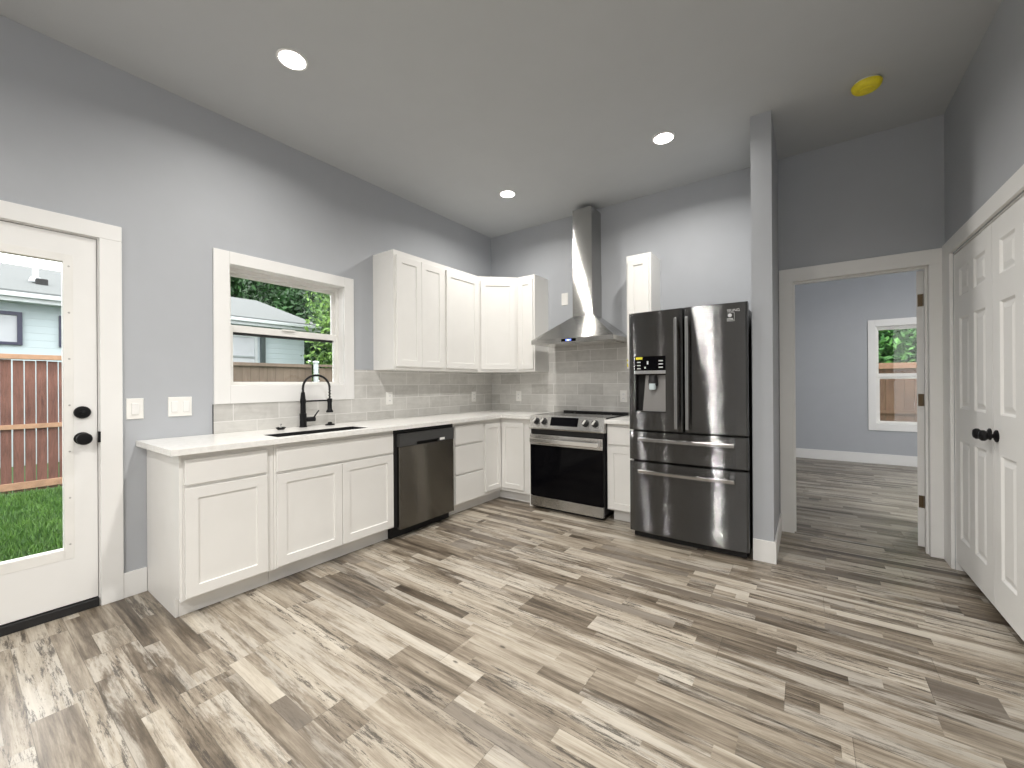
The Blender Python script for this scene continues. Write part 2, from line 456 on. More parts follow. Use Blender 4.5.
struct('baseboard_right', bb(bmesh.new(), XR-.016, XR-.0005, YB, -1.665, -1, 0), 'trim', 'white baseboard on the closet wall past the closet doors', 'baseboard')

# tiled backsplash
UZ0, UZ1 = 1.376, 2.44
bm = B((.0005, .010, -3.021, -2.012+.047, .9145, 1.118), (.0005, .010, -1.966, -.010, .9145, 1.118), (.0005, .010, -1.966, -.010, 1.118, 1.3755))
bmesh.ops.remove_doubles(bm, verts=bm.verts, dist=1e-5)
struct('backsplash_left', bm, 'tile_l', 'pale grey marble subway tile along the window wall', 'backsplash')
struct('dark_edge_strip', B((.0003, .0115, -3.0245, -3.0212, .9145, 1.114)), 'graphite', 'thin dark edge strip where the window wall tile ends', 'dark edge strip')  # thin dark strip along the end of the tile
bm = B((.010, .845, -.010, -.0005, .9145, 1.3755), (.845, 1.873, -.010, -.0005, .9145, 1.655), (1.873, 2.09, -.010, -.0005, .9145, 1.372))
struct('backsplash_back', bm, 'tile_b', 'grey marble subway tile behind the range and below the hood', 'backsplash')

# ------------------------------------------------------------------ window over the sink
def casing_rect(axis, p0, p1, a0, a1, z0, z1, wd, zfloor=False, wtop=None):
    bm = bmesh.new(); wt = wtop or wd
    def bx(s, e, c, d):
        if axis == 'x': box(bm, p0, p1, s, e, c, d, bev=.0025)
        else: box(bm, s, e, p0, p1, c, d, bev=.0025)
    bx(a0-wd, a0, z0 if zfloor else z0, z1); bx(a1, a1+wd, z0, z1); bx(a0-wd, a1+wd, z1, z1+wt)
    if not zfloor: bx(a0-wd, a1+wd, z0-wd-.03, z0)
    return bm

def sash(bm, axis, p0, p1, a0, a1, z0, z1, st, tr, brl):
    def bx(s, e, c, d):
        if axis == 'x': box(bm, p0, p1, s, e, c, d, bev=.002)
        else: box(bm, s, e, p0, p1, c, d, bev=.002)
    bx(a0, a0+st, z0, z1); bx(a1-st, a1, z0, z1); bx(a0+st, a1-st, z0, z0+brl); bx(a0+st, a1-st, z1-tr, z1)
    return bm

w1 = thing('window_1', (-.07, -2.489, 1.243), 'white double hung window over the sink, pale house and trees outside', 'window', kind='structure')
bm = bmesh.new()
for a0, a1, z0, z1 in ((-3.019, -2.923, 1.115, 2.172), (-2.055, -1.966, 1.115, 2.172), (-2.923, -2.055, 2.086, 2.172), (-2.923, -2.055, 1.115, 1.243)):
    box(bm, .0003, .019, a0, a1, z0, z1, bev=.0025)
obj('casing', bm, 'trim', w1)
y0, y1, z0, z1 = WIN
bm = B((-.138, 0, y0, y0+.004, z0, z1), (-.138, 0, y1-.004, y1, z0, z1), (-.138, 0, y0, y1, z1-.004, z1), (-.138, 0, y0, y1, z0, z0+.004))
obj('reveal', bm, 'trim', w1)
bm = bmesh.new(); sash(bm, 'x', -.136, -.066, y0+.004, y1-.004, z0+.004, z1-.004, .022, .03, .012)
obj('window_frame', bm, 'vinyl', w1)
bm = bmesh.new(); sash(bm, 'x', -.128, -.104, y0+.026, y1-.026, 1.63, z1-.034, .022, .02, .045)
u = obj('upper_sash', bm, 'vinyl', w1)
obj('pane', B((-.118, -.114, y0+.046, y1-.046, 1.67, z1-.05)), 'glass', u)
bm = bmesh.new(); sash(bm, 'x', -.100, -.072, y0+.026, y1-.022, z0+.010, 1.675, .024, .05, .014)
l = obj('lower_sash', bm, 'vinyl', w1)
obj('pane', B((-.088, -.084, y0+.048, y1-.044, z0+.022, 1.63)), 'glass', l)
bm = B((-.07, -.055, -2.54, -2.44, 1.666, 1.678), bev=.002); obj('sash_lock', bm, 'vinyl', l)
obj('rail_shade_strip', B((-.0995, -.080, y0+.054, y1-.054, 1.607, 1.6245)), 'rubber', l)  # black strip painting the shade under the meeting rail

# window of the next room
w2 = thing('window_2', (4.5, FY+.07, .6), 'white double hung window in the next room, fence and leaves outside', 'window', kind='structure')
a0, a1, z0, z1 = FWIN
bm = bmesh.new()
for s, e, c, d in ((a0-.09, a0, .505, 2.17), (a1, a1+.09, .505, 2.17), (a0, a1, z1, 2.17), (a0, a1, .505, z0)):
    box(bm, s, e, FY-.019, FY-.0003, c, d, bev=.0025)
obj('casing', bm, 'trim', w2)
obj('reveal', B((a0, a0+.004, FY, FY+.138, z0, z1), (a1-.004, a1, FY, FY+.138, z0, z1), (a0, a1, FY, FY+.138, z1-.004, z1), (a0, a1, FY, FY+.138, z0, z0+.004)), 'trim', w2)
bm = bmesh.new(); sash(bm, 'y', FY+.066, FY+.136, a0+.004, a1-.004, z0+.004, z1-.004, .02, .026, .016)
obj('window_frame', bm, 'vinyl', w2)
bm = bmesh.new(); sash(bm, 'y', FY+.104, FY+.128, a0+.022, a1-.022, 1.28, z1-.03, .022, .02, .05)
u = obj('upper_sash', bm, 'vinyl', w2); obj('pane', B((a0+.04, a1-.04, FY+.114, FY+.118, 1.32, z1-.045)), 'glass', u)
bm = bmesh.new(); sash(bm, 'y', FY+.072, FY+.100, a0+.022, a1-.022, z0+.02, 1.36, .03, .05, .022)
l = obj('lower_sash', bm, 'vinyl', w2); obj('pane', B((a0+.05, a1-.05, FY+.084, FY+.088, z0+.04, 1.315)), 'glass', l)

# ------------------------------------------------------------------ back door (door_1): white slab with a full glass lite
d1 = thing('door_1', (-.03, -4.0, 0), 'white back door with full glass lite and black knobs', 'door', kind='structure')
Y0, Y1 = -4.482, -3.577
gy0, gy1, gz0, gz1 = -4.355, -3.703, .352, 1.925
bm = wall_with_holes('x', -.046, -.002, Y0, Y1, .055, 2.070, [(gy0, gy1, gz0, gz1)])
obj('slab', bm, 'trim', d1)
bm = bmesh.new()
for s, e, c, d in ((gy0-.035, gy0+.006, gz0-.05, gz1+.035), (gy1-.003, gy1+.035, gz0-.05, gz1+.035), (gy0, gy1, gz1-.006, gz1+.035), (gy0, gy1, gz0-.05, gz0+.004)):
    box(bm, -.052, -.0005, s, e, c, d, bev=.001)
lf = obj('lite_frame', bm, 'vinyl', d1)
bm = bmesh.new()
for k in range(7):
    z = gz0+.03+k*(gz1-gz0-.06)/6
    lathe(bm, (-.0008, gy1+.019, z), (1, 0, 0), [(0, .005), (.0015, .0045), (.002, .002)], 10)
obj('screw_plugs', bm, mat('grey_plug', (.45, .44, .42), .5), lf)
obj('pane', B((-.027, -.021, gy0, gy1, gz0, gz1)), 'glass', d1)
for nm, z in (('deadbolt', 1.097), ('door_knob', .953)):
    bm = bmesh.new()
    if nm == 'deadbolt': lathe(bm, (-.002, -3.636, z), (1, 0, 0), [(0, .034), (.012, .034), (.018, .030), (.019, .012), (.03, .011), (.032, .0)], 28)
    else: lathe(bm, (-.002, -3.636, z), (1, 0, 0), [(0, .034), (.006, .034), (.01, .022), (.012, .013), (.034, .013), (.038, .024), (.046, .031), (.056, .033), (.064, .029), (.068, .015), (.0685, 0)], 28)
    obj(nm, bm, 'black', d1, smooth=True)
bm = B((-.004, .0205, -3.5765, -3.562, .925, .985), bev=.001); obj('strike_plate', bm, 'black', d1)
tr = struct('trim_1', B((.0003, .021, -3.568, -3.474, 0, 2.08), (.0003, .021, -4.60, -3.474, 2.08, 2.168), (.0003, .021, -4.60, -4.492, 0, 2.08), bev=.003), 'trim', 'flat white casing around the glazed back door', 'door casing')
struct('trim_2', B((-.13, -.0005, -3.5735, -3.5602, .0, 2.0848), (-.13, -.0005, -4.4998, -4.486, .0, 2.0848), (-.13, -.0005, -4.486, -3.5735, 2.0745, 2.0848), (-.07, -.049, -3.592, -3.5735, .055, 2.0745)), 'trim', 'white jamb lining the opening of the back door', 'door jamb')
struct('trim_3', B((-.135, .012, -4.486, -3.5737, .0005, .048), bev=.004), 'rubber', 'black threshold under the glazed back door', 'threshold')

# ------------------------------------------------------------------ doorway to the next room and its open door
bm = bmesh.new()
for s, e, c, d in ((3.075, DX0, 0, 2.062), (DX1, XR-.0005, 0, 2.062), (3.075, XR-.0005, 2.062, 2.168)):
    box(bm, s, e, -.019, -.0003, c, d, bev=.003)
for s, e, c, d in ((3.075, DX0, 0, 2.062), (DX1, 4.05, 0, 2.062), (3.075, 4.05, 2.062, 2.168)):
    box(bm, s, e, .1153, .134, c, d, bev=.003)
struct('trim_4', bm, 'trim', 'flat white casing around the open doorway', 'door casing')
struct('trim_5', B((DX0-.0148, DX0, 0, .115, 0, 2.062), (DX1, DX1+.0148, 0, .115, 0, 2.062), (DX0-.0148, DX1+.0148, 0, .115, 2.062, 2.0748), (DX0, DX0+.012, .04, .075, 0, 2.05), (DX1-.012, DX1, .04, .075, 0, 2.05), (DX0, DX1, .04, .075, 2.05, 2.062)), 'trim', 'white jamb lining the open doorway', 'door jamb')

def six_panel(T, u0, u1, z0, z1, th, cols, rows):
    """moulded six panel door in the T frame, panels pressed in and raised again"""
    bm = bmesh.new()
    us = sorted({u0, u1, *[c for p in cols for c in p]}); zs = sorted({z0, z1, *[c for p in rows for c in p]})
    V = {}
    def vt(u, wd, z):
        k = (round(u, 5), round(wd, 5), round(z, 5))
        if k not in V: V[k] = bm.verts.new(T(u, wd, z))
        return V[k]
    def quad(a0, a1, b0, b1, wd): bm.faces.new([vt(a0, wd, b0), vt(a1, wd, b0), vt(a1, wd, b1), vt(a0, wd, b1)])
    def ringf(A, wa, Bq, wb):
        ca = [(A[0], A[2]), (A[1], A[2]), (A[1], A[3]), (A[0], A[3])]; cb = [(Bq[0], Bq[2]), (Bq[1], Bq[2]), (Bq[1], Bq[3]), (Bq[0], Bq[3])]
        for i in range(4):
            j = (i+1) % 4
            bm.faces.new([vt(ca[i][0], wa, ca[i][1]), vt(ca[j][0], wa, ca[j][1]), vt(cb[j][0], wb, cb[j][1]), vt(cb[i][0], wb, cb[i][1])])
    for i in range(len(us)-1):
        for j in range(len(zs)-1):
            if (us[i], us[i+1]) in cols and (zs[j], zs[j+1]) in rows:
                R0 = (us[i], us[i+1], zs[j], zs[j+1])
                sh = lambda k: (R0[0]+k, R0[1]-k, R0[2]+k, R0[3]-k)
                ringf(R0, th, sh(.012), th-.009); ringf(sh(.012), th-.009, sh(.022), th-.009); ringf(sh(.022), th-.009, sh(.045), th-.002)
                q = sh(.045); quad(q[0], q[1], q[2], q[3], th-.002)
            else: quad(us[i], us[i+1], zs[j], zs[j+1], th)
    # sides and back
    quad(u0, u1, z0, z1, 0)
    for i in range(len(us)-1):
        for z in (z0, z1): bm.faces.new([vt(us[i], 0, z) if us[i] in (u0,) else vt(us[i], th, z)] if False else [bm.verts.new(T(us[i], 0, z)), bm.verts.new(T(us[i+1], 0, z)), vt(us[i+1], th, z), vt(us[i], th, z)])
    for j in range(len(zs)-1):
        for u_ in (u0, u1): bm.faces.new([bm.verts.new(T(u_, 0, zs[j])), bm.verts.new(T(u_, 0, zs[j+1])), vt(u_, th, zs[j+1]), vt(u_, th, zs[j])])
    bmesh.ops.remove_doubles(bm, verts=bm.verts, dist=1e-5)
    return bm

ROWS = [(.235, .86), (1.065, 1.64), (1.775, 1.95)]
d2 = thing('door_2', (3.9585, .122, 0), 'white panel door standing open into the next room, bronze hinges', 'door', kind='structure')
ang = math.radians(10.5)
T2 = frame_T((3.955, .121, 0), (math.sin(ang), math.cos(ang), 0), (-math.cos(ang), math.sin(ang), 0))
obj('slab', six_panel(T2, .0, .762, .022, 2.052, .036, [(.115, .335), (.427, .647)], ROWS), 'trim', d2)
for z in (1.835, 1.101, .352):
    bm = bmesh.new()
    P0 = T2(-.0018, .004, z-.045); 
    hx = [T2(-.0018, .004, z-.045), T2(-.0018, .030, z-.045), T2(-.0003, .030, z-.045), T2(-.0003, .004, z-.045)]
    hexa(bm, hx, [p+Vector((0, 0, .09)) for p in hx])
    c = T2(-.003, -.001, 0)
    cyl(bm, (c.x, c.y, z-.045), (c.x, c.y, z+.045), .0045, seg=10)
    obj('hinge', bm, 'bronze', d2)

# closet double doors
def closet_door(nm, y_a, y_b, label, knob_y):
    d = thing(nm, (XR+.03, (y_a+y_b)/2, 0), label, 'door', kind='structure')
    T = frame_T((XR+.038, 0, 0), (0, 1, 0), (-1, 0, 0))
    wdt = y_b-y_a; st = .10; mid = .09; pw = (wdt-2*st-mid)/2
    obj('slab', six_panel(T, y_a, y_b, .060, 2.062, .036, [(y_a+st, y_a+st+pw), (y_b-st-pw, y_b-st)], ROWS), 'trim', d)
    bm = bmesh.new()
    lathe(bm, (XR+.002, knob_y, .955), (-1, 0, 0), [(0, .031), (.005, .031), (.010, .022), (.013, .011), (.030, .011), (.034, .020), (.044, .028), (.054, .028), (.062, .021), (.065, .008), (.0655, 0)], 24)
    obj('door_knob', bm, 'black', d, smooth=True)
    return d
closet_door('door_3', -.876, -.2085, 'white six panel closet door nearer the open doorway', -.838)
closet_door('door_4', -1.5475, -.880, 'white six panel closet door at the edge of the photo', -.935)
bm = bmesh.new()
box(bm, XR-.019, XR-.0003, -.198, -.0195, 0, 2.082, bev=.003); box(bm, XR-.019, XR-.0003, -1.66, -1.560, 0, 2.082, bev=.003); box(bm, XR-.019, XR-.0003, -1.66, -.0195, 2.082, 2.178, bev=.003)
struct('trim_6', bm, 'trim', 'flat white casing around the closet doors', 'door casing')
struct('trim_7', B((XR, XR+.115, -.2075, -.2052, 0, 2.0748), (XR, XR+.115, -1.5528, -1.5505, 0, 2.0748), (XR, XR+.115, -1.5505, -.2075, 2.0705, 2.0748)), 'trim', 'white jamb inside the closet opening', 'door jamb')

# ------------------------------------------------------------------ base cabinets
TZ = .882
TL = frame_T((.59, 0, 0), (0, 1, 0), (1, 0, 0))      # left run faces +x, u = y
TB = frame_T((0, -.59, 0), (1, 0, 0), (0, -1, 0))    # back run faces -y, u = x
def base_left(ya, yb, label, end=False, nm='base_cabinet'):
    t = thing(nm, (.3, (ya+yb)/2, 0), label, 'cabinet', 'base cabinets')
    obj('carcass', B((.004, .589, ya+.0005, yb-.0005, .105, TZ-.001)), 'cab', t)
    obj('toe_kick', B((.004, .515, ya+.0005, yb-.0005, .0005, .1045)), 'cab', t)
    return t
t = base_left(-3.352, -2.899, 'white base cabinet with one drawer and one door at the back door end', True)
obj('end_panel', B((.004, .589, -3.366, -3.353, .105, TZ-.001), (.004, .515, -3.366, -3.353, .0005, .105)), 'cab', t)
obj('drawer_front', slab(TL, -3.345, -2.94, .715, .85), 'cab', t)
obj('door', shaker(TL, -3.345, -2.94, .118, .697), 'cab', t)
t = base_left(-2.898, -1.999, 'white sink base cabinet with false front over two doors')
obj('false_front', slab(TL, -2.886, -2.012, .705, .85), 'cab', t)
obj('door', shaker(TL, -2.886, -2.4515, .118, .688), 'cab', t)
obj('door', shaker(TL, -2.4475, -2.012, .118, .688), 'cab', t)
t = base_left(-1.334, -.900, 'white base cabinet with three drawers next to the dishwasher')
for a, b in ((.118, .377), (.395, .655), (.673, .85)): obj('drawer_front', slab(TL, -1.308, -.912, a, b), 'cab', t)
# corner unit
t = thing('corner_base_cabinet', (.3, -.3, 0), 'white corner base cabinet with folding door in the inner corner', 'cabinet', 'base cabinets')
bm = bmesh.new(); prism(bm, [(.004, -.899), (.589, -.899), (.589, -.589), (.963, -.589), (.963, -.004), (.004, -.004)], .105, TZ-.001); obj('carcass', bm, 'cab', t)
bm = bmesh.new(); prism(bm, [(.004, -.899), (.515, -.899), (.515, -.515), (.963, -.515), (.963, -.004), (.004, -.004)], .0005, .1045); obj('toe_kick', bm, 'cab', t)
obj('door', shaker(TL, -.868, -.613, .14, .835, fr=.05), 'cab', t)
obj('door', shaker(TB, .613, .895, .14, .835, fr=.05), 'cab', t)
obj('filler_panel', B((.9635, .999, -.6, -.02, .0005, TZ-.001), bev=.001), 'cab', t)
# narrow cabinet between range and fridge
t = thing('base_cabinet', (1.94, -.3, 0), 'narrow white base cabinet between the range and the fridge', 'cabinet', 'base cabinets')
obj('carcass', B((1.796, 2.076, -.589, -.004, .105, TZ-.001)), 'cab', t)
obj('toe_kick', B((1.826, 2.076, -.515, -.004, .0005, .1045)), 'cab', t)
obj('drawer_front', slab(TB, 1.806, 2.066, .695, .85), 'cab', t)
obj('door', shaker(TB, 1.806, 2.066, .118, .675), 'cab', t)

# countertops
SX0, SX1, SY0, SY1 = .345, .562, -2.86, -2.20
bm = bmesh.new()
L1 = -3.414
xs = [.003, SX0, SX1, .648]; ys = [L1, SY0, SY1, -.648, -.003]
for i in range(3):
    for j in range(4):
        if i == 1 and j == 1: continue
        box(bm, xs[i], xs[i+1], ys[j], ys[j+1], TZ, .914)
box(bm, .648, .999, -.648, -.003, TZ, .914)
bmesh.ops.remove_doubles(bm, verts=bm.verts, dist=1e-5)
# drop the inner faces shared by neighbouring boxes
dead = [f for f in bm.faces if any(set(g.verts) == set(f.verts) and g is not f for e in f.edges for g in e.link_faces)]
bmesh.ops.delete(bm, geom=list(set(dead)), context='FACES')
ct = obj('countertop', bm, 'quartz'); tag(ct, 'white quartz countertop turning the corner from sink to range', 'countertop')
ct2 = obj('countertop', B((1.794, 2.08, -.648, -.003, TZ, .914), bev=.0015), 'quartz'); tag(ct2, 'short white quartz countertop piece between range and fridge', 'countertop')
sk = thing('sink', (.35, -2.47, .7), 'black undermount sink set into the white countertop', 'sink')
z0, z1 = .69, .9125
e = .0006
obj('bowl', B((SX0+e, SX1-e, SY0+e, SY1-e, z0-.004, z0), (SX0+e, SX0+.006, SY0+e, SY1-e, z0, z1), (SX1-.006, SX1-e, SY0+e, SY1-e, z0, z1), (SX0+.006, SX1-.006, SY0+e, SY0+.006, z0, z1), (SX0+.006, SX1-.006, SY1-.006, SY1-e, z0, z1)), 'rubber', sk)
bm = bmesh.new(); lathe(bm, (.45, -2.5, z0+.0002), (0, 0, 1), [(0, .055), (.003, .055), (.004, .04), (.002, .035), (.0021, 0)], 24); obj('drain', bm, 'black', sk, smooth=True)
# the sink bowl hangs inside the sink base: open that carcass
for o in C.objects:
    if o.name.startswith('carcass') and o.parent and 'sink base' in str(o.parent.get('label', '')):
        p = o.parent; me = o.data; C.objects.unlink(o); bpy.data.objects.remove(o)
        obj('carcass', B((.004, .589, -2.8975, -2.884, .105, TZ-.001), (.004, .589, -2.017, -1.9995, .105, TZ-.001), (.004, .020, -2.884, -2.017, .105, TZ-.001), (.573, .589, -2.884, -2.017, .105, TZ-.001), (.02, .573, -2.884, -2.017, .105, .123)), 'cab', p)
        break

# faucet
fx, fy, fz = .085, -2.455, .9145
f = thing('kitchen_faucet', (fx, fy, fz), 'matte black spring spout faucet standing behind the sink', 'faucet')
bm = bmesh.new(); lathe(bm, (fx, fy, fz), (0, 0, 1), [(0, .028), (.006, .028), (.008, .025), (.105, .025), (.108, .020), (.222, .0185), (.27, .0135), (.272, 0)], 24); obj('faucet_body', bm, 'black', f, smooth=True)
hx, hy = .118, -2.256
def arc(t):
    a = PI*t; cx_, cy_ = (fx+hx)/2, (fy+hy)/2
    return Vector((cx_+(fx-hx)/2*math.cos(a), cy_+(fy-hy)/2*math.cos(a), 1.215+.102*math.sin(a)))
pts = [Vector((fx, fy, 1.215-.03+.03*k/4)) for k in range(4)]+[arc(k/40) for k in range(41)]+[Vector((hx, hy, 1.215-.10*k/6)) for k in range(1, 7)]
bm = bmesh.new(); tube(bm, pts, .0062, 10)
# spring coil wound round the hose
fine = []
N = 34*12
for k in range(N+1):
    s = k/N*(len(pts)-1); i = min(int(s), len(pts)-2); p = pts[i].lerp(pts[i+1], s-i); d = (pts[i+1]-pts[i]).normalized()
    n1 = Vector((hy-fy, -(hx-fx), 0)).normalized(); b1 = d.cross(n1).normalized(); n1 = b1.cross(d)
    a = 2*PI*k/12
    fine.append(p+(n1*math.cos(a)+b1*math.sin(a))*.0085)
tube(bm, fine, .0026, 6)
obj('spring_spout', bm, 'black', f, smooth=True)
bm = bmesh.new(); lathe(bm, (hx, hy, 1.132), (0, 0, -1), [(0, .012), (.004, .0165), (.085, .0175), (.09, .020), (.105, .027), (.113, .027), (.114, 0)], 24); obj('spray_head', bm, 'black', f, smooth=True)
bm = bmesh.new(); tube(bm, [(fx, fy, 1.115), ((fx*2+hx)/3, (fy*2+hy)/3, 1.116), (hx, hy, 1.116)], .0065, 10); lathe(bm, (hx, hy, 1.102), (0, 0, 1), [(0, .019), (.028, .019), (.0285, 0)], 20); lathe(bm, (fx, fy, 1.100), (0, 0, 1), [(0, .021), (.03, .021), (.0305, 0)], 20); obj('support_arm', bm, 'black', f, smooth=True)
bm = bmesh.new(); cyl(bm, (fx, fy, .972), (fx+.012, fy+.088, .972), .018); tube(bm, [(fx+.01, fy+.074, .975), (fx+.014, fy+.092, 1.005), (fx+.02, fy+.116, 1.04)], lambda t: .0065-.002*t, 8); obj('lever_handle', bm, 'black', f, smooth=True)
# two small fittings beside it
o = bmesh.new(); lathe(o, (.105, -2.247, .9143), (0, 0, 1), [(0, .036), (.005, .037), (.010, .03), (.012, .017), (.022, .016), (.026, .010), (.0265, 0)], 24)
o = obj('soap_dispenser_cap', o, 'black', smooth=True, at=(.105, -2.247, .9143)); tag(o, 'low black cap in the counter under the spray head', 'dispenser cap')
t = thing('sink_strainer', (.125, -2.64, .9143), 'small black strainer basket on the counter left of the faucet', 'strainer')
bm = bmesh.new(); lathe(bm, (.125, -2.64, .9143), (0, 0, 1), [(0, .020), (.012, .032), (.016, .034), (.018, .031), (.012, .026), (.0121, 0)], 24); obj('basket', bm, 'black', t, smooth=True)
bm = bmesh.new(); lathe(bm, (.125, -2.64, .926), (0, 0, 1), [(0, .010), (.008, .008), (.01, .004), (.022, .003), (.024, .007), (.031, .006), (.032, 0)], 16); obj('knob', bm, 'steel_h', t, smooth=True)

# ------------------------------------------------------------------ dishwasher
t = thing('dishwasher', (.3, -1.666, 0), 'dark stainless dishwasher between the sink base and the drawers', 'dishwasher')
obj('body', B((.01, .60, -1.996, -1.337, .1, TZ-.002)), 'rubber', t)
obj('toe_kick', B((.05, .545, -1.996, -1.337, .0005, .0995)), 'void', t)
DY0, DY1 = -1.975, -1.362
T = frame_T((.603, 0, 0), (0, 1, 0), (1, 0, 0))
bm = bmesh.new(); box(bm, .603, .636, DY0, DY1, .085, .742, bev=.003); obj('door', bm, 'dw_steel', t)
bm = wall_with_holes('x', .603, .640, DY0, DY1, .744, .846, [(-1.80, -1.545, .744, .769)]); cp = obj('control_panel', bm, 'graphite', t)
obj('handle_pocket', B((.603, .612, -1.799, -1.546, .7445, .7685)), 'void', cp)
obj('label', B((.6401, .6408, -1.538, -1.480, .752, .772)), 'plate', cp)

# ------------------------------------------------------------------ range
RX0, RX1 = 1.010, 1.786
t = thing('electric_range', (1.398, -.35, 0), 'stainless slide in electric range with black oven door', 'range')
obj('body', B((RX0+.004, RX1-.004, -.625, -.03, .045, .905)), 'rubber', t)
for x, y in ((RX0+.05, -.56), (RX1-.05, -.56), (RX0+.05, -.09), (RX1-.05, -.09)):
    bm = bmesh.new(); cyl(bm, (x, y, .0005), (x, y, .045), .018, seg=12); obj('foot', bm, 'rubber', t)
ck = obj('cooktop', B((RX0-.008, RX1+.008, -.60, -.035, .9155, .927), bev=.002), 'blackglass', t)
obj('rear_trim', B((RX0+.06, RX1+.008, -.075, -.03, .9275, .944), bev=.003), 'rubber', ck)
grey_print = mat('grey_print', (.3, .3, .3), .3)
for x, y, r in ((1.2, -.45, .09), (1.6, -.45, .11), (1.2, -.2, .075), (1.6, -.2, .075)):
    bm = bmesh.new()
    for a in range(48):
        t0, t1 = 2*PI*a/48, 2*PI*(a+1)/48
        v = [bm.verts.new((x+q*math.cos(w_), y+q*math.sin(w_), .9273)) for q, w_ in ((r, t0), (r, t1), (r-.003, t1), (r-.003, t0))]; bm.faces.new(v)
    obj('burner_ring', bm, grey_print, ck)
# slanted control panel: profile in y, z
def prof_x(bm, poly, x0, x1):
    a = [bm.verts.new((x0, y, z)) for y, z in poly]; b = [bm.verts.new((x1, y, z)) for y, z in poly]; n = len(poly)
    bm.faces.new(a); bm.faces.new(b[::-1])
    for i in range(n): bm.faces.new((a[i], b[i], b[(i+1) % n], a[(i+1) % n]))
    return bm
bm = prof_x(bmesh.new(), [(-.60, .928), (-.622, .928), (-.664, .822), (-.672, .806), (-.664, .793), (-.60, .79)], RX0-.008, RX1+.006)
cp = obj('control_panel', bm, 'steel_bright', t)
pn = Vector((0, -.93, .368)).normalized()
def on_panel(x, s):                                   # s up the slope from the panel's lower edge
    d = Vector((0, .368, .93)).normalized()
    return Vector((x, -.664, .822))+d*s
T3 = lambda x, wd, s: on_panel(x, s)+pn*wd
obj('display', slab(T3, 1.240, 1.532, .014, .100, .002, .0005), 'blackglass', cp)
grip_m = mat('satin_silver_grip', (.74, .73, .70), .3)
for x in (1.078, 1.166, 1.612, 1.706):
    bm = bmesh.new(); o_ = on_panel(x, .053)+pn*.0003
    lathe(bm, o_, pn, [(0, .033), (.004, .033), (.005, .027), (.03, .024), (.034, .022), (.0345, 0)], 24); k = obj('knob', bm, 'rubber', cp, smooth=True)
    bm = bmesh.new(); c = o_+pn*.0347; d = Vector((0, .368, .93)).normalized(); e = Vector((1, 0, 0))
    ax = (d*.9+e*.5).normalized(); bxv = ax.cross(pn)
    q0 = [c+ax*sx_*.022+bxv*sy_*.007 for sx_, sy_ in ((-1, -1), (1, -1), (1, 1), (-1, 1))]
    hexa(bm, q0, [p+pn*.012 for p in q0]); obj('grip', bm, grip_m, k)
obj('vent_gap', B((RX0, RX1, -.640, -.6255, .745, .789)), 'void', t)
dr = obj('door', B((RX0+.004, RX1-.004, -.662, -.6257, .135, .742), bev=.003), 'blackglass', t)
bm = B((RX0+.004, RX1-.004, -.668, -.6622, .640, .742), bev=.002); obj('door_top_trim', bm, 'steel_bright', dr)
bm = bmesh.new(); box(bm, RX0+.03, RX1-.03, -.720, -.700, .665, .71, bev=.006); box(bm, RX0+.035, RX0+.06, -.702, -.6685, .672, .703, bev=.002); box(bm, RX1-.06, RX1-.035, -.702, -.6685, .672, .703, bev=.002); obj('handle', bm, 'steel_h', dr)
obj('drawer', B((RX0+.004, RX1-.004, -.660, -.6257, .032, .130), bev=.003), 'steel', t)
obj('kick_panel', B((RX0+.03, RX1-.03, -.60, -.58, .0008, .0445)), 'void', t)

# ------------------------------------------------------------------ upper cabinets
UF = .297
TUL = frame_T((UF, 0, 0), (0, 1, 0), (1, 0, 0)); TUB = frame_T((0, -UF, 0), (1, 0, 0), (0, -1, 0))
DZ0, DZ1 = 1.402, 2.395
def upper(loc, label): return thing('wall_cabinet', loc, label, 'cabinet', 'upper wall cabinets')
t = upper((.15, -1.445, UZ0), 'white two door wall cabinet at the window end of the uppers')
obj('carcass', B((.0015, UF-.001, -1.757, -1.1325, UZ0, UZ1)), 'cab', t)
obj('door', shaker(TUL, -1.735, -1.4465, DZ0, DZ1, fr=.06), 'cab', t); obj('door', shaker(TUL, -1.4435, -1.155, DZ0, DZ1, fr=.06), 'cab', t)
t = upper((.15, -.87, UZ0), 'white single door wall cabinet left of the corner wall cabinet')
obj('carcass', B((.0015, UF-.001, -1.1315, -.611, UZ0, UZ1)), 'cab', t)
obj('door', shaker(TUL, -1.112, -.630, DZ0, DZ1, fr=.06), 'cab', t)
t = upper((.2, -.2, UZ0), 'white diagonal wall cabinet fitted across the inner corner')
bm = bmesh.new(); prism(bm, [(.0015, -.61), (UF-.001, -.61), (.61, -UF+.001), (.61, -.0015), (.0015, -.0015)], UZ0, UZ1); obj('carcass', bm, 'cab', t)
dl = math.hypot(.61-UF, .61-UF)
TD = frame_T((UF, -.61, 0), (1, 1, 0), (1, -1, 0))
obj('door', shaker(TD, .028, dl-.028, DZ0, DZ1, fr=.06), 'cab', t)
t = upper((.73, -.15, UZ0), 'narrow white wall cabinet between the corner cabinet and the hood')
obj('carcass', B((.6115, .843, -UF+.001, -.0015, UZ0, UZ1)), 'cab', t)
obj('door', shaker(TUB, .634, .826, DZ0, DZ1, fr=.055), 'cab', t)
t = upper((1.99, -.15, UZ0), 'narrow white wall cabinet between the hood and the fridge')
obj('carcass', B((1.877, 2.107, -UF+.001, -.0015, UZ0, UZ1)), 'cab', t)
obj('door', shaker(TUB, 1.893, 2.091, DZ0, DZ1, fr=.055), 'cab', t)
for a, b in ((1.395, 1.425), (1.445, 1.462)): obj('tape', B((1.8765, 1.8769, -.29, -.25, a, b), (1.8765, 1.892, -.2975, -.2962, a, b)), 'yellowtape', t)

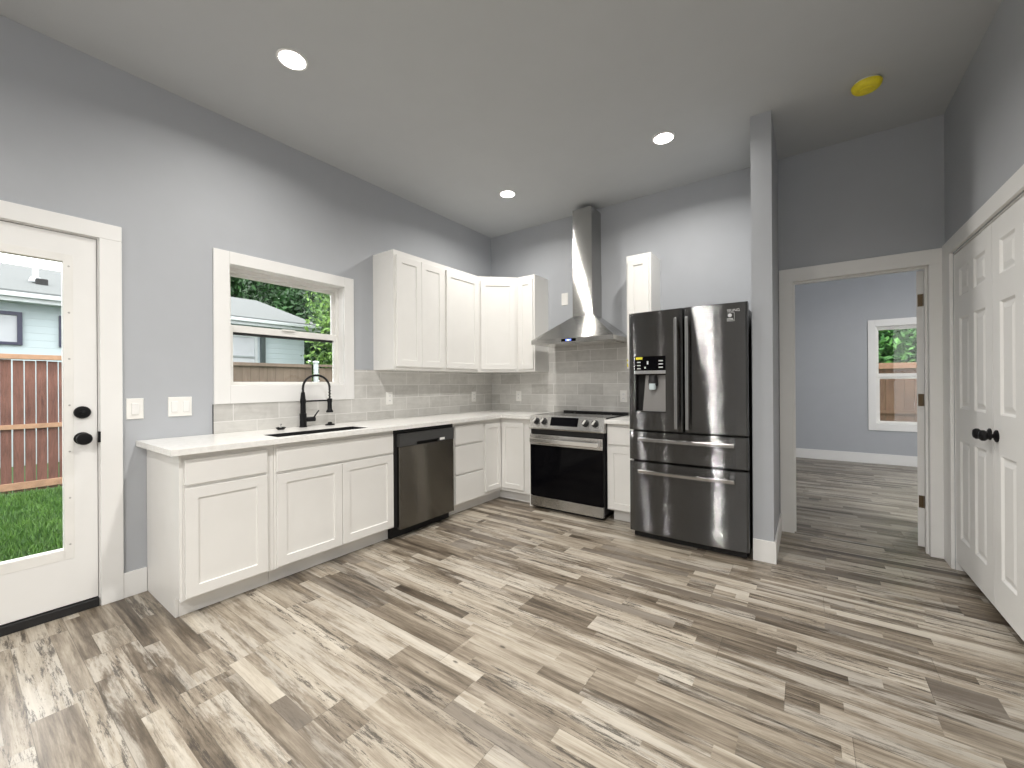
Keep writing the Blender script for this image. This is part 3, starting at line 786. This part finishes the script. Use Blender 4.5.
# ------------------------------------------------------------------ range hood
HX0, HX1, HY = .932, 1.826, -.505
CX0, CX1, CY = 1.277, 1.498, -.238
t = thing('range_hood', (1.38, -.25, 1.65), 'stainless chimney range hood on the wall above the range', 'range hood')
z0, z1, zt = 1.646, 1.688, 1.935
bm = bmesh.new()
hexa(bm, [(HX0, HY, z1), (HX1, HY, z1), (HX1, -.0115, z1), (HX0, -.0115, z1)], [(CX0-.004, CY-.004, zt), (CX1+.004, CY-.004, zt), (CX1+.004, -.0115, zt), (CX0-.004, -.0115, zt)])
obj('canopy', bm, 'steel', t)
bm = wall_with_holes('x', HX0, HX1, HY, -.0115, z0, z1-.0003, [])
lip = obj('lip', bm, 'steel', t)
obj('filter', B((HX0+.06, (HX0+HX1)/2-.005, HY+.06, -.06, z0-.004, z0-.0003), ((HX0+HX1)/2+.005, HX1-.06, HY+.06, -.06, z0-.004, z0-.0003), bev=.001), 'steel_h', lip)
cd_ = obj('display', B((1.285, 1.445, HY-.0015, HY-.0002, 1.654, 1.681)), 'blackglass', lip)
dg = B((1.335, 1.395, HY-.0022, HY-.0016, 1.660, 1.675)); obj('lit_digits', dg, 'blue', lip)
obj('lit_dot', B((1.354, 1.372, HY-.0028, HY-.0023, 1.663, 1.672)), 'bluewhite', lip)
obj('chimney', B((CX0, CX1, CY, -.0015, zt+.0005, 2.385)), 'steel', t)
obj('chimney_sleeve', B((CX0+.004, CX1-.004, CY+.004, -.0015, 2.386, 3.045)), 'steel', t)

# ------------------------------------------------------------------ refrigerator
GX0, GX1, GXC = 2.096, 2.932, 2.516
FYF = -.868
t = thing('refrigerator', (2.52, -.45, 0), 'black stainless french door refrigerator beside the stub wall', 'refrigerator')
obj('body', B((GX0+.006, GX1-.006, -.775, -.03, .05, 1.765), bev=.004), 'graphite', t)
obj('base_grille', B((GX0+.02, GX1-.02, -.80, -.70, .006, .049)), 'void', t)
for x in (GX0+.06, GX1-.06):
    bm = bmesh.new(); cyl(bm, (x, -.76, .0005), (x, -.76, .02), .022, seg=12); obj('foot', bm, 'void', t)
def bulge(x): return FYF+.014*((x-GXC)/(GX1-GXC))**2-.004
def front(x0, x1, z0, z1, holes=(), ztop=None):
    """door skin with a gentle bow, rounded vertical edges and a closed back"""
    bm = bmesh.new(); yb = -.776
    xs = {x0, x0+.002, x0+.006, x0+.014, x1-.014, x1-.006, x1-.002, x1}
    n = 14
    xs |= {x0+.014+(x1-x0-.028)*k/n for k in range(n+1)}
    for h in holes: xs |= {h[0], h[1]}
    xs = sorted(xs); zs = sorted({z0, z0+.004, z1-.004, z1, *[h[2] for h in holes], *[h[3] for h in holes]})
    def yy(x, z):
        e = min(x-x0, x1-x); r = 0
        if e < .014: r = .014-math.sqrt(max(0, .014**2-(.014-e)**2))
        rz = .004 if (z == z0 or z == z1) else 0
        return bulge(x)+max(r, rz)
    V = [[bm.verts.new((x, yy(x, z), z)) for z in zs] for x in xs]
    Bk = [[bm.verts.new((x, yb, z)) for z in (z0, z1)] for x in xs]
    for i in range(len(xs)-1):
        for j in range(len(zs)-1):
            mx, mz = (xs[i]+xs[i+1])/2, (zs[j]+zs[j+1])/2
            if any(h[0] < mx < h[1] and h[2] < mz < h[3] for h in holes): continue
            bm.faces.new((V[i][j], V[i+1][j], V[i+1][j+1], V[i][j+1]))
        bm.faces.new((Bk[i][0], Bk[i][1], Bk[i+1][1], Bk[i+1][0]))
        bm.faces.new((V[i][0], Bk[i][0], Bk[i+1][0], V[i+1][0])); bm.faces.new((V[i][-1], V[i+1][-1], Bk[i+1][1], Bk[i][1]))
    for i in (0, -1):
        for j in range(len(zs)-1): pass
        bm.faces.new([V[i][j] for j in range(len(zs))]+[Bk[i][1], Bk[i][0]])
    return bm
def bar_v(x, z0, z1):
    bm = bmesh.new(); y = -.935
    box(bm, x-.011, x+.011, y, y+.016, z0, z1, bev=.005, seg=3)
    for z in (z0+.035, z1-.035): box(bm, x-.009, x+.009, y+.015, bulge(x)-.0003, z-.02, z+.02, bev=.003)
    return bm
def bar_h(z, x0=2.186, x1=2.852):
    bm = bmesh.new(); n = 12; pr = []
    for k in range(n+1):
        x = x0+(x1-x0)*k/n; y = -.938+.012*((x-GXC)/(x1-GXC))**2
        pr.append([bm.verts.new(p) for p in ((x, y, z-.011), (x, y+.016, z-.011), (x, y+.016, z+.008), (x, y+.008, z+.014), (x, y, z+.008))])
    for k in range(n):
        for i in range(5): bm.faces.new((pr[k][i], pr[k][(i+1) % 5], pr[k+1][(i+1) % 5], pr[k+1][i]))
    bm.faces.new(pr[0][::-1]); bm.faces.new(pr[-1])
    for x in (x0+.02, x1-.02): box(bm, x-.018, x+.018, -.915, bulge(x)-.0003, z-.012, z+.008, bev=.003)
    return bm
DH = (2.148, 2.387, 1.012, 1.447)
dL = obj('door', front(GX0, GXC-.0025, .868, 1.797, [DH]), 'dark_steel', t, smooth=True)
dR = obj('door', front(GXC+.0025, GX1, .868, 1.797), 'dark_steel', t, smooth=True)
obj('handle', bar_v(2.472, .893, 1.720), 'dark_steel_h', dL); obj('handle', bar_v(2.55, .893, 1.720), 'dark_steel_h', dR)
yb = -.80
x0, x1, z0, z1 = DH
obj('control_panel', B((x0, x1, bulge(2.27)-.003, -.785, 1.337, z1), bev=.003), 'blackglass', dL)
obj('trim_bar', B((x0, x1, bulge(2.27)-.005, -.785, 1.310, 1.3365), bev=.002), 'steel_h', dL)
obj('recess', B((x0, x1, -.790, -.786, z0, 1.31), (x0, x0+.004, -.862, -.79, z0, 1.31), (x1-.004, x1, -.862, -.79, z0, 1.31), (x0, x1, -.862, -.79, z0, z0+.006)), 'void', dL)
bm = bmesh.new(); hexa(bm, [(x0+.055, -.845, z0+.007), (x1-.005, -.845, z0+.007), (x1-.005, -.7905, z0+.007), (x0+.055, -.7905, z0+.007)], [(x0+.07, -.815, 1.30), (x1-.008, -.815, 1.30), (x1-.008, -.7905, 1.30), (x0+.07, -.7905, 1.30)]); obj('paddle', bm, mat('grey_paddle', (.30, .29, .28), .35, .6), dL)
bm = bmesh.new(); lathe(bm, (2.285, -.845, 1.2985), (0, 0, -1), [(0, .032), (.03, .032), (.04, .036), (.075, .036), (.085, .03), (.086, 0)], 20); obj('nozzle', bm, 'rubber', dL, smooth=True)
bm = bmesh.new(); lathe(bm, (2.285, -.862, 1.235), (0, 0, -1), [(0, .026), (.045, .026), (.05, .02), (.051, 0)], 20); obj('ice_chute', bm, mat('clear_grey_plastic', (.62, .72, .75), .15), dL, smooth=True)
yf = bulge(2.27)-.0036
obj('sticker', B((2.158, 2.210, yf-.0004, yf, 1.424, 1.443)), 'yellowtape', dL)
for zz in (1.402, 1.377, 1.352):
    obj('printed_icon', B((2.168, 2.195, yf-.0004, yf, zz-.003, zz+.004)), 'ink', dL); obj('printed_icon', B((2.335, 2.366, yf-.0004, yf, zz+.004, zz+.012)), 'ink', dL)
obj('printed_icon', B((2.225, 2.236, yf-.0004, yf, 1.352, 1.366)), 'ink', dL); obj('printed_icon', B((2.245, 2.256, yf-.0004, yf, 1.385, 1.41)), 'ink', dL)
obj('drawer', front(GX0, GX1, .632, .856), 'dark_steel', t, smooth=True)
obj('drawer', front(GX0, GX1, .062, .618), 'dark_steel', t, smooth=True)
drs = [o for o in C.objects if o.name.startswith('drawer') and o.parent is t]
for o in drs:
    zt_ = max(v.co.z for v in o.data.vertices)
    obj('handle', bar_h(.800 if zt_ > .7 else .552), 'dark_steel_h', o)
# wordmark and badge on the right door
def text(body, size, loc, m, parent, rot=(PI/2, 0, 0), name='lettering'):
    cu = bpy.data.curves.new(name, 'FONT'); cu.body = body; cu.size = size; cu.align_x = 'CENTER'; cu.align_y = 'CENTER'; cu.extrude = .0003
    tmp = bpy.data.objects.new('tmp', cu); C.objects.link(tmp); bpy.context.view_layer.update()
    me = bpy.data.meshes.new_from_object(tmp); C.objects.unlink(tmp); bpy.data.objects.remove(tmp)
    me.transform(Matrix.Translation(Vector(loc)-wloc(parent)) @ Matrix.Rotation(rot[0], 4, 'X'))
    me.materials.clear(); me.materials.append(M[m]); o = bpy.data.objects.new(name, me); C.objects.link(o); o.parent = parent; return o
yt = bulge(2.83)-.0008
text('SAMSUNG', .026, (2.826, yt, 1.742), 'ink', dR)
bm = bmesh.new(); xa, xb, za, zb = 2.795, 2.852, 1.668, 1.728
for q in ((xa, xb, zb-.0015, zb), (xa, xb, za, za+.0015), (xa, xa+.0015, za, zb), (xb-.0015, xb, za, zb)): box(bm, q[0], q[1], yt-.0004, yt, q[2], q[3])
for zz, s in ((1.686, .020), (1.677, .022)): box(bm, 2.8235-s, 2.8235+s, yt-.0004, yt, zz-.002, zz+.002)
lathe(bm, (2.8235, yt, 1.709), (0, -1, 0), [(0, .013), (.0005, .013), (.0006, 0)], 24)
obj('badge', bm, 'ink', dR)

# ------------------------------------------------------------------ wall plates
def plate(nm, face, a, z, wd, hg, label, cat, kind, gang=1, group=None):
    """face 'x' = on the left wall (a = y), 'y' = on the back wall (a = x); off = surface distance"""
    off = .0005 if kind != 'tile' else .0105
    t = thing(nm, (off, a, z) if face == 'x' else (a, -off, z), label, cat, group)
    T = frame_T((off, a, z), (0, 1, 0), (1, 0, 0)) if face == 'x' else frame_T((a, -off, z), (1, 0, 0), (0, -1, 0))
    obj('cover_plate', slab(T, -wd/2, wd/2, -hg/2, hg/2, .006, .003), 'plate', t)
    return t, T
t, T = plate('light_switch', 'x', -3.417, 1.105, .078, .124, 'white single rocker switch plate close to the door casing', 'light switch', 'wall')
obj('rocker', slab(lambda a, w_, z: T(a, w_+.0061, z), -.017, .017, -.034, .034, .005, .002), 'trim', t)
t, T = plate('light_switch', 'x', -3.200, 1.108, .122, .124, 'wide white switch plate between door casing and sink window', 'light switch', 'wall')
for k in (-.03, .03): obj('rocker', slab(lambda a, w_, z: T(a+k, w_+.0061, z), -.017, .017, -.034, .034, .005, .002), 'trim', t)
def outlet(face, a, z, label):
    t, T = plate('wall_outlet', face, a, z, .074, .122, label, 'outlet', 'tile', group='backsplash outlets')
    for s in (-.022, .022):
        r = obj('socket', slab(lambda q, w_, z_: T(q, w_+.0061, z_+s), -.016, .016, -.014, .014, .002, .0006), 'trim', t)
        bm = bmesh.new()
        for q in (-.006, .006):
            P = [T(q-.0012, .0083, s-.005), T(q+.0012, .0083, s-.005), T(q+.0012, .0083, s+.005), T(q-.0012, .0083, s+.005)]
            bm.faces.new([bm.verts.new(p) for p in P])
        obj('slots', bm, 'rubber', r)
outlet('x', -1.590, 1.110, 'white outlet on the tile under the two door wall cabinet')
outlet('x', -.365, 1.090, 'white outlet on the window wall tile close to the corner')
outlet('y', .424, 1.093, 'white outlet on the tile between the corner and the range')
outlet('y', 1.735, 1.105, 'white outlet on the tile close to the fridge')
t, T = plate('blank_cover_plate', 'y', 1.057, 2.188, .082, .135, 'blank white cover plate on the wall left of the hood chimney', 'cover plate', 'wall')
for s in (-.042, .042):
    bm = bmesh.new(); lathe(bm, T(0, .006, s), (0, -1, 0), [(0, .004), (.0008, .0035), (.0009, 0)], 10); obj('screw', bm, 'plate', t)

# ------------------------------------------------------------------ ceiling fixtures
LN = ['recessed ceiling light above the sink counter', 'recessed ceiling light above the inner corner of the cabinets', 'recessed ceiling light above the fridge front']
def downlight(x, y, e, label):
    t = thing('ceiling_light', (x, y, H), label, 'ceiling light', 'recessed ceiling lights')
    bm = bmesh.new(); seg = 40
    pr = [(.0, .082), (.004, .081), (.006, .078), (.005, .0685), (.0, .068)]
    rings = [[bm.verts.new((x+r*math.cos(2*PI*i/seg), y+r*math.sin(2*PI*i/seg), H-.0006-h)) for i in range(seg)] for h, r in pr]
    for k in range(len(rings)-1):
        for i in range(seg): bm.faces.new((rings[k][i], rings[k][(i+1) % seg], rings[k+1][(i+1) % seg], rings[k+1][i]))
    obj('trim_ring', bm, 'trim', t, smooth=True)
    bm = bmesh.new(); lathe(bm, (x, y, H-.0008), (0, 0, -1), [(0, .0675), (.0045, .0675), (.0065, .064), (.0066, 0)], 40); obj('lens', bm, 'lamp', t)
    ld = bpy.data.lights.new('lamp_light', 'AREA'); ld.shape = 'DISK'; ld.size = .125; ld.spread = math.radians(156); ld.energy = LAMP_W*e; ld.color = (1, .965, .91)
    lo = bpy.data.objects.new('lamp_light', ld); C.objects.link(lo); lo.parent = t; lo.location = (0, 0, -.012)
    return t
for (x, y, e), lb in zip(LIGHTS, LN): downlight(x, y, e, 'round lit '+lb)
downlight(*ADDED_LIGHTS[0], 'unseen recessed fill light added behind the camera on the door side')
downlight(*ADDED_LIGHTS[1], 'unseen recessed fill light added behind the camera in mid room')
downlight(*ADDED_LIGHTS[2], 'unseen recessed fill light added behind the camera on the closet side')
downlight(*ADDED_LIGHTS[3], 'unseen recessed fill light added over the open floor in front of the camera')
downlight(4.55, 2.2, .5, 'unseen recessed fill light added in the next room')  # unseen lamp added to brighten the next room
t = thing('smoke_detector', (3.570, -.722, H), 'smoke detector under a yellow dust cover on the ceiling', 'smoke detector')
bm = bmesh.new(); lathe(bm, (3.570, -.722, H-.0006), (0, 0, -1), [(0, .066), (.012, .066), (.0121, 0)], 36); obj('detector_base', bm, 'plate', t, smooth=True)
bm = bmesh.new(); lathe(bm, (3.570, -.722, H-.0128), (0, 0, -1), [(0, .074), (.004, .076), (.018, .073), (.03, .064), (.034, .050), (.033, .036), (.037, .032), (.038, 0)], 36); obj('dust_cover', bm, 'yellow', t, smooth=True)

# ------------------------------------------------------------------ outside
GZ = -.15
struct('ground', B((-30, -.145, -22, 24, GZ-.1, GZ), (-.145, 14, 4.30, 24, GZ-.1, GZ)), 'soil', 'green lawn ground outside the windows', 'ground')
bm = bmesh.new()
for k in range(52000):
    x = random.uniform(-4.95, -.2)
    y = random.uniform(-5.2, -2.3)
    h = random.uniform(.03, .085); a = random.uniform(0, 2*PI); wd = random.uniform(.004, .009); ln = random.uniform(0, .05)
    dx, dy = math.cos(a)*wd, math.sin(a)*wd; b = random.uniform(0, 2*PI)
    v = [bm.verts.new((x-dx, y-dy, GZ)), bm.verts.new((x+dx, y+dy, GZ)), bm.verts.new((x+math.cos(b)*ln, y+math.sin(b)*ln, GZ+h))]
    bm.faces.new(v)
o = obj('grass', bm, 'grass'); tag(o, 'green lawn grass between the back door and the red fence', 'grass', kind='stuff')
# red fence seen through the back door
t = thing('wooden_fence', (-5.06, -4.0, GZ), 'reddish cedar fence with pale rails seen through the back door', 'fence', 'yard fences')
y = -6.2; k = 0
while y < -2.0:
    wd = .0905; dz = random.uniform(-.012, .012)
    obj('picket', B((-5.085, -5.067, y, y+wd, GZ+.02, 1.59+dz), bev=.002), 'cedar', t); y += .1005 if k % 5 else .104; k += 1
for za, zb in ((.695, .755), (-.09, .0)): obj('rail', B((-5.066, -5.028, -6.2, -1.87, za, zb), bev=.003), 'rail', t)
obj('cap_rail', B((-5.13, -5.0, -6.2, -1.87, 1.605, 1.668), bev=.003), 'rail', t)
# older grey fence seen through the sink window
t = thing('wooden_fence', (-5.06, 0, GZ), 'weathered grey brown fence seen low in the sink window', 'fence', 'yard fences')
y = -1.79; k = 0
while y < .25:
    dz = random.uniform(-.006, .006)
    obj('picket', B((-5.06, -5.04, y, y+.141, GZ+.02, 1.603), bev=.003), 'oldfence', t); y += .1435; k += 1
obj('cap_rail', B((-5.10, -4.985, -1.795, .33, 1.602, 1.665), bev=.004), 'oldfence', t)
obj('rail', B((-5.10, -5.061, -1.79, .33, .6, .68)), 'oldfence', t)
t = thing('wooden_fence', (-5.4, 2.5, GZ), 'short darker fence run beyond the pale post outside the sink window', 'fence', 'yard fences')
y = .52
while y < 4.4:
    obj('picket', B((-5.06, -5.04, y, y+.141, GZ+.02, 1.60+random.uniform(-.01, .01)), bev=.003), 'oldfence', t); y += .1435
obj('cap_rail', B((-5.10, -4.985, .52, 4.5, 1.625, 1.675), bev=.004), 'oldfence', t)
bm = bmesh.new(); cyl(bm, (-4.93, .385, GZ), (-4.93, .385, 1.70), .045, seg=20); t = thing('fence_post', (-4.93, .385, GZ), 'pale round metal post at the joint of the two grey fence runs', 'post'); obj('shaft', bm, 'fascia', t, smooth=True)
bm = bmesh.new(); lathe(bm, (-4.93, .385, 1.7005), (0, 0, 1), [(0, .06), (.025, .06), (.04, .04), (.041, 0)], 20); obj('cap', bm, 'fascia', t, smooth=True)
# fence behind the next room
t = thing('wooden_fence', (4.8, 7.0, GZ), 'brown board fence seen through the window of the next room', 'fence', 'yard fences')
x = 3.4
while x < 7.2:
    obj('picket', B((x, x+.14, 7.0, 7.02, GZ+.02, 1.49), bev=.003), 'oldfence_far', t); x += .1425
obj('cap_rail', B((3.4, 7.3, 6.93, 7.06, 1.495, 1.61), bev=.004), mat('brown_cap_board', (.22, .12, .07), .8, var=.15, vs=12), t)
obj('rail', B((3.4, 7.3, 6.95, 6.999, .60, .67)), 'oldfence_far', t)
obj('kickboard', B((3.4, 7.3, 6.97, 6.999, GZ, .45)), 'oldfence', t)

# the neighbour's house
t = thing('neighbour_house', (-11.5, -4, GZ), 'pale blue sided house with grey roof beyond the fence', 'house')
HA, HB = -13.0, 1.73
obj('wall', B((-15.0, -8.0, HA, HB, GZ, 2.75)), 'siding', t)
bm = bmesh.new()
a = [bm.verts.new(p) for p in ((-8.0, HB, 2.75), (-11.5, HB, 3.94), (-15.0, HB, 2.75))]; bm.faces.new(a)
obj('gable_wall', bm, 'siding', t)
bm = bmesh.new()
ex, ez, rx, rz = -7.62, 2.845, -11.5, 4.01
for sgn in (1, -1):
    e_ = ex if sgn == 1 else -15.38
    n_ = Vector((rz-ez, 0, abs(rx-ex))).normalized()*.05
    q = [(e_, HA-.3, ez), (e_, HB+.24, ez), (rx, HB+.24, rz), (rx, HA-.3, rz)]
    hexa(bm, q if sgn == 1 else q[::-1], [(p[0], p[1], p[2]+.05) for p in (q if sgn == 1 else q[::-1])])
obj('roof', bm, 'roof', t)
obj('fascia', B((-7.64, -7.60, HA-.3, HB+.24, 2.70, 2.84)), 'fascia', t)
obj('soffit', B((-8.0, -7.64, HA-.3, HB+.24, 2.715, 2.735)), 'fascia', t)
obj('gutter', B((-7.598, -7.53, HA-.3, HB+.24, 2.77, 2.85), bev=.01), 'fascia', t)
def hwin(ya, yb, za, zb, fm, pm):
    bm = bmesh.new(); sash(bm, 'x', -7.999, -7.95, ya, yb, za, zb, .06, .06, .05); fr_ = obj('window', bm, fm, t)
    obj('pane', B((-7.999, -7.985, ya+.06, yb-.06, za+.05, zb-.06)), pm, fr_); return fr_
hwin(-4.35, -3.275, 1.98, 2.56, 'navy', 'curtain')
hwin(-2.84, -1.85, 1.98, 2.56, 'navy', 'curtain')
fr_ = hwin(-.55, .53, 1.35, 2.50, 'fascia', 'curtain')
obj('meeting_rail', B((-7.984, -7.955, -.49, .47, 1.94, 1.98)), mat('grey_rail', (.25, .28, .28), .5), fr_)
bm = B((-7.998, -7.90, .60, .70, GZ, 2.71), bev=.01); obj('downspout', bm, mat('dark_downspout', (.03, .045, .045), .5), t)
bm = bmesh.new(); X_ = -8.9; Y_ = -3.04
zr = ez+(rz-ez)*(X_-ex)/(rx-ex)+.045
lathe(bm, (X_, Y_, zr), (0, 0, 1), [(0, .10), (.10, .07), (.11, .045), (.27, .045), (.271, 0)], 14); obj('vent_pipe', bm, 'fascia', t, smooth=True)
bm = bmesh.new(); box(bm, X_+.12, X_+.26, Y_-.02, Y_+.14, zr-.1, zr+.05, bev=.02); obj('roof_vent', bm, 'void', t)

# trees
def tree(loc, h, crown, nleaf, lsize, m, label, seed, blobs=9):
    rng = random.Random(seed)
    x, y, z = loc
    t = thing('leafy_tree', (x, y, z), label, 'tree', 'trees outside')
    bm = bmesh.new()
    tube(bm, [(x, y, z), (x+.1, y+.05, z+h*.3), (x-.05, y+.1, z+h*.6), (x, y, z+h*.8)], lambda q: .16*(1-q*.75), 10)
    for k in range(6):
        a = rng.uniform(0, 2*PI); r = crown[0]*.6
        tube(bm, [(x, y, z+h*(.3+.07*k)), (x+math.cos(a)*r*.5, y+math.sin(a)*r*.5, z+h*(.42+.07*k)), (x+math.cos(a)*r, y+math.sin(a)*r, z+h*(.5+.07*k))], lambda q: .06*(1-q*.8), 7)
    obj('trunk', bm, 'bark', t, smooth=True)
    cs = []
    for k in range(blobs):
        cs.append((x+rng.uniform(-1, 1)*crown[0]*.65, y+rng.uniform(-1, 1)*crown[1]*.65, z+h*.72+rng.uniform(-1, 1)*crown[2]*.65, rng.uniform(.38, .62)))
    bm = bmesh.new()
    for k in range(nleaf):
        c = rng.choice(cs)
        d = Vector((rng.gauss(0, 1), rng.gauss(0, 1), rng.gauss(0, 1))).normalized()*(rng.random()**.45)
        p = Vector((c[0]+d.x*crown[0]*c[3], c[1]+d.y*crown[1]*c[3], c[2]+d.z*crown[2]*c[3]))
        if p.z < z+.4: continue
        n = (Vector((rng.gauss(0, 1), rng.gauss(0, 1), rng.gauss(0, 1)+.8))).normalized(); u_ = n.orthogonal().normalized(); v_ = n.cross(u_)
        a = rng.uniform(0, 2*PI); u2 = u_*math.cos(a)+v_*math.sin(a); v2 = n.cross(u2); s = lsize*rng.uniform(.6, 1.3)
        vs = [p-u2*s, p+v2*s*.45+n*s*.1, p+u2*s, p-v2*s*.45+n*s*.1]
        bm.faces.new([bm.verts.new(q_) for q_ in vs])
    obj('foliage', bm, m, t)
    return t
tree((-22.5, 5.4, GZ), 8.6, (2.8, 2.9, 2.9), 11000, .16, 'leaf_d', 'dark green tree rising behind the grey roof', 3, 16)
tree((-16.3, 6.5, GZ), 7.0, (2.4, 3.0, 2.8), 11000, .16, 'leaf_d', 'dark tree beyond the end of the pale house', 4, 16)
tree((-6.35, 2.72, GZ), 3.2, (.72, 1.5, 2.0), 26000, .07, 'leaf_l', 'light green tree close behind the grey fence beside the pale house', 5, 34)
tree((-10.2, 4.6, GZ), 3.4, (1.3, 2.2, 2.1), 16000, .09, 'leaf_d', 'dark green bushy tree behind the light green one', 9, 26)
tree((5.2, 10.2, GZ), 3.7, (2.2, 1.4, 2.3), 24000, .085, 'leaf_m', 'bright green tree over the brown fence outside the next room', 6, 34)
tree((3.2, 15.0, GZ), 5.2, (2.2, 1.4, 2.4), 8000, .11, 'leaf_d', 'dark tree farther back outside the window of the next room', 8, 14)
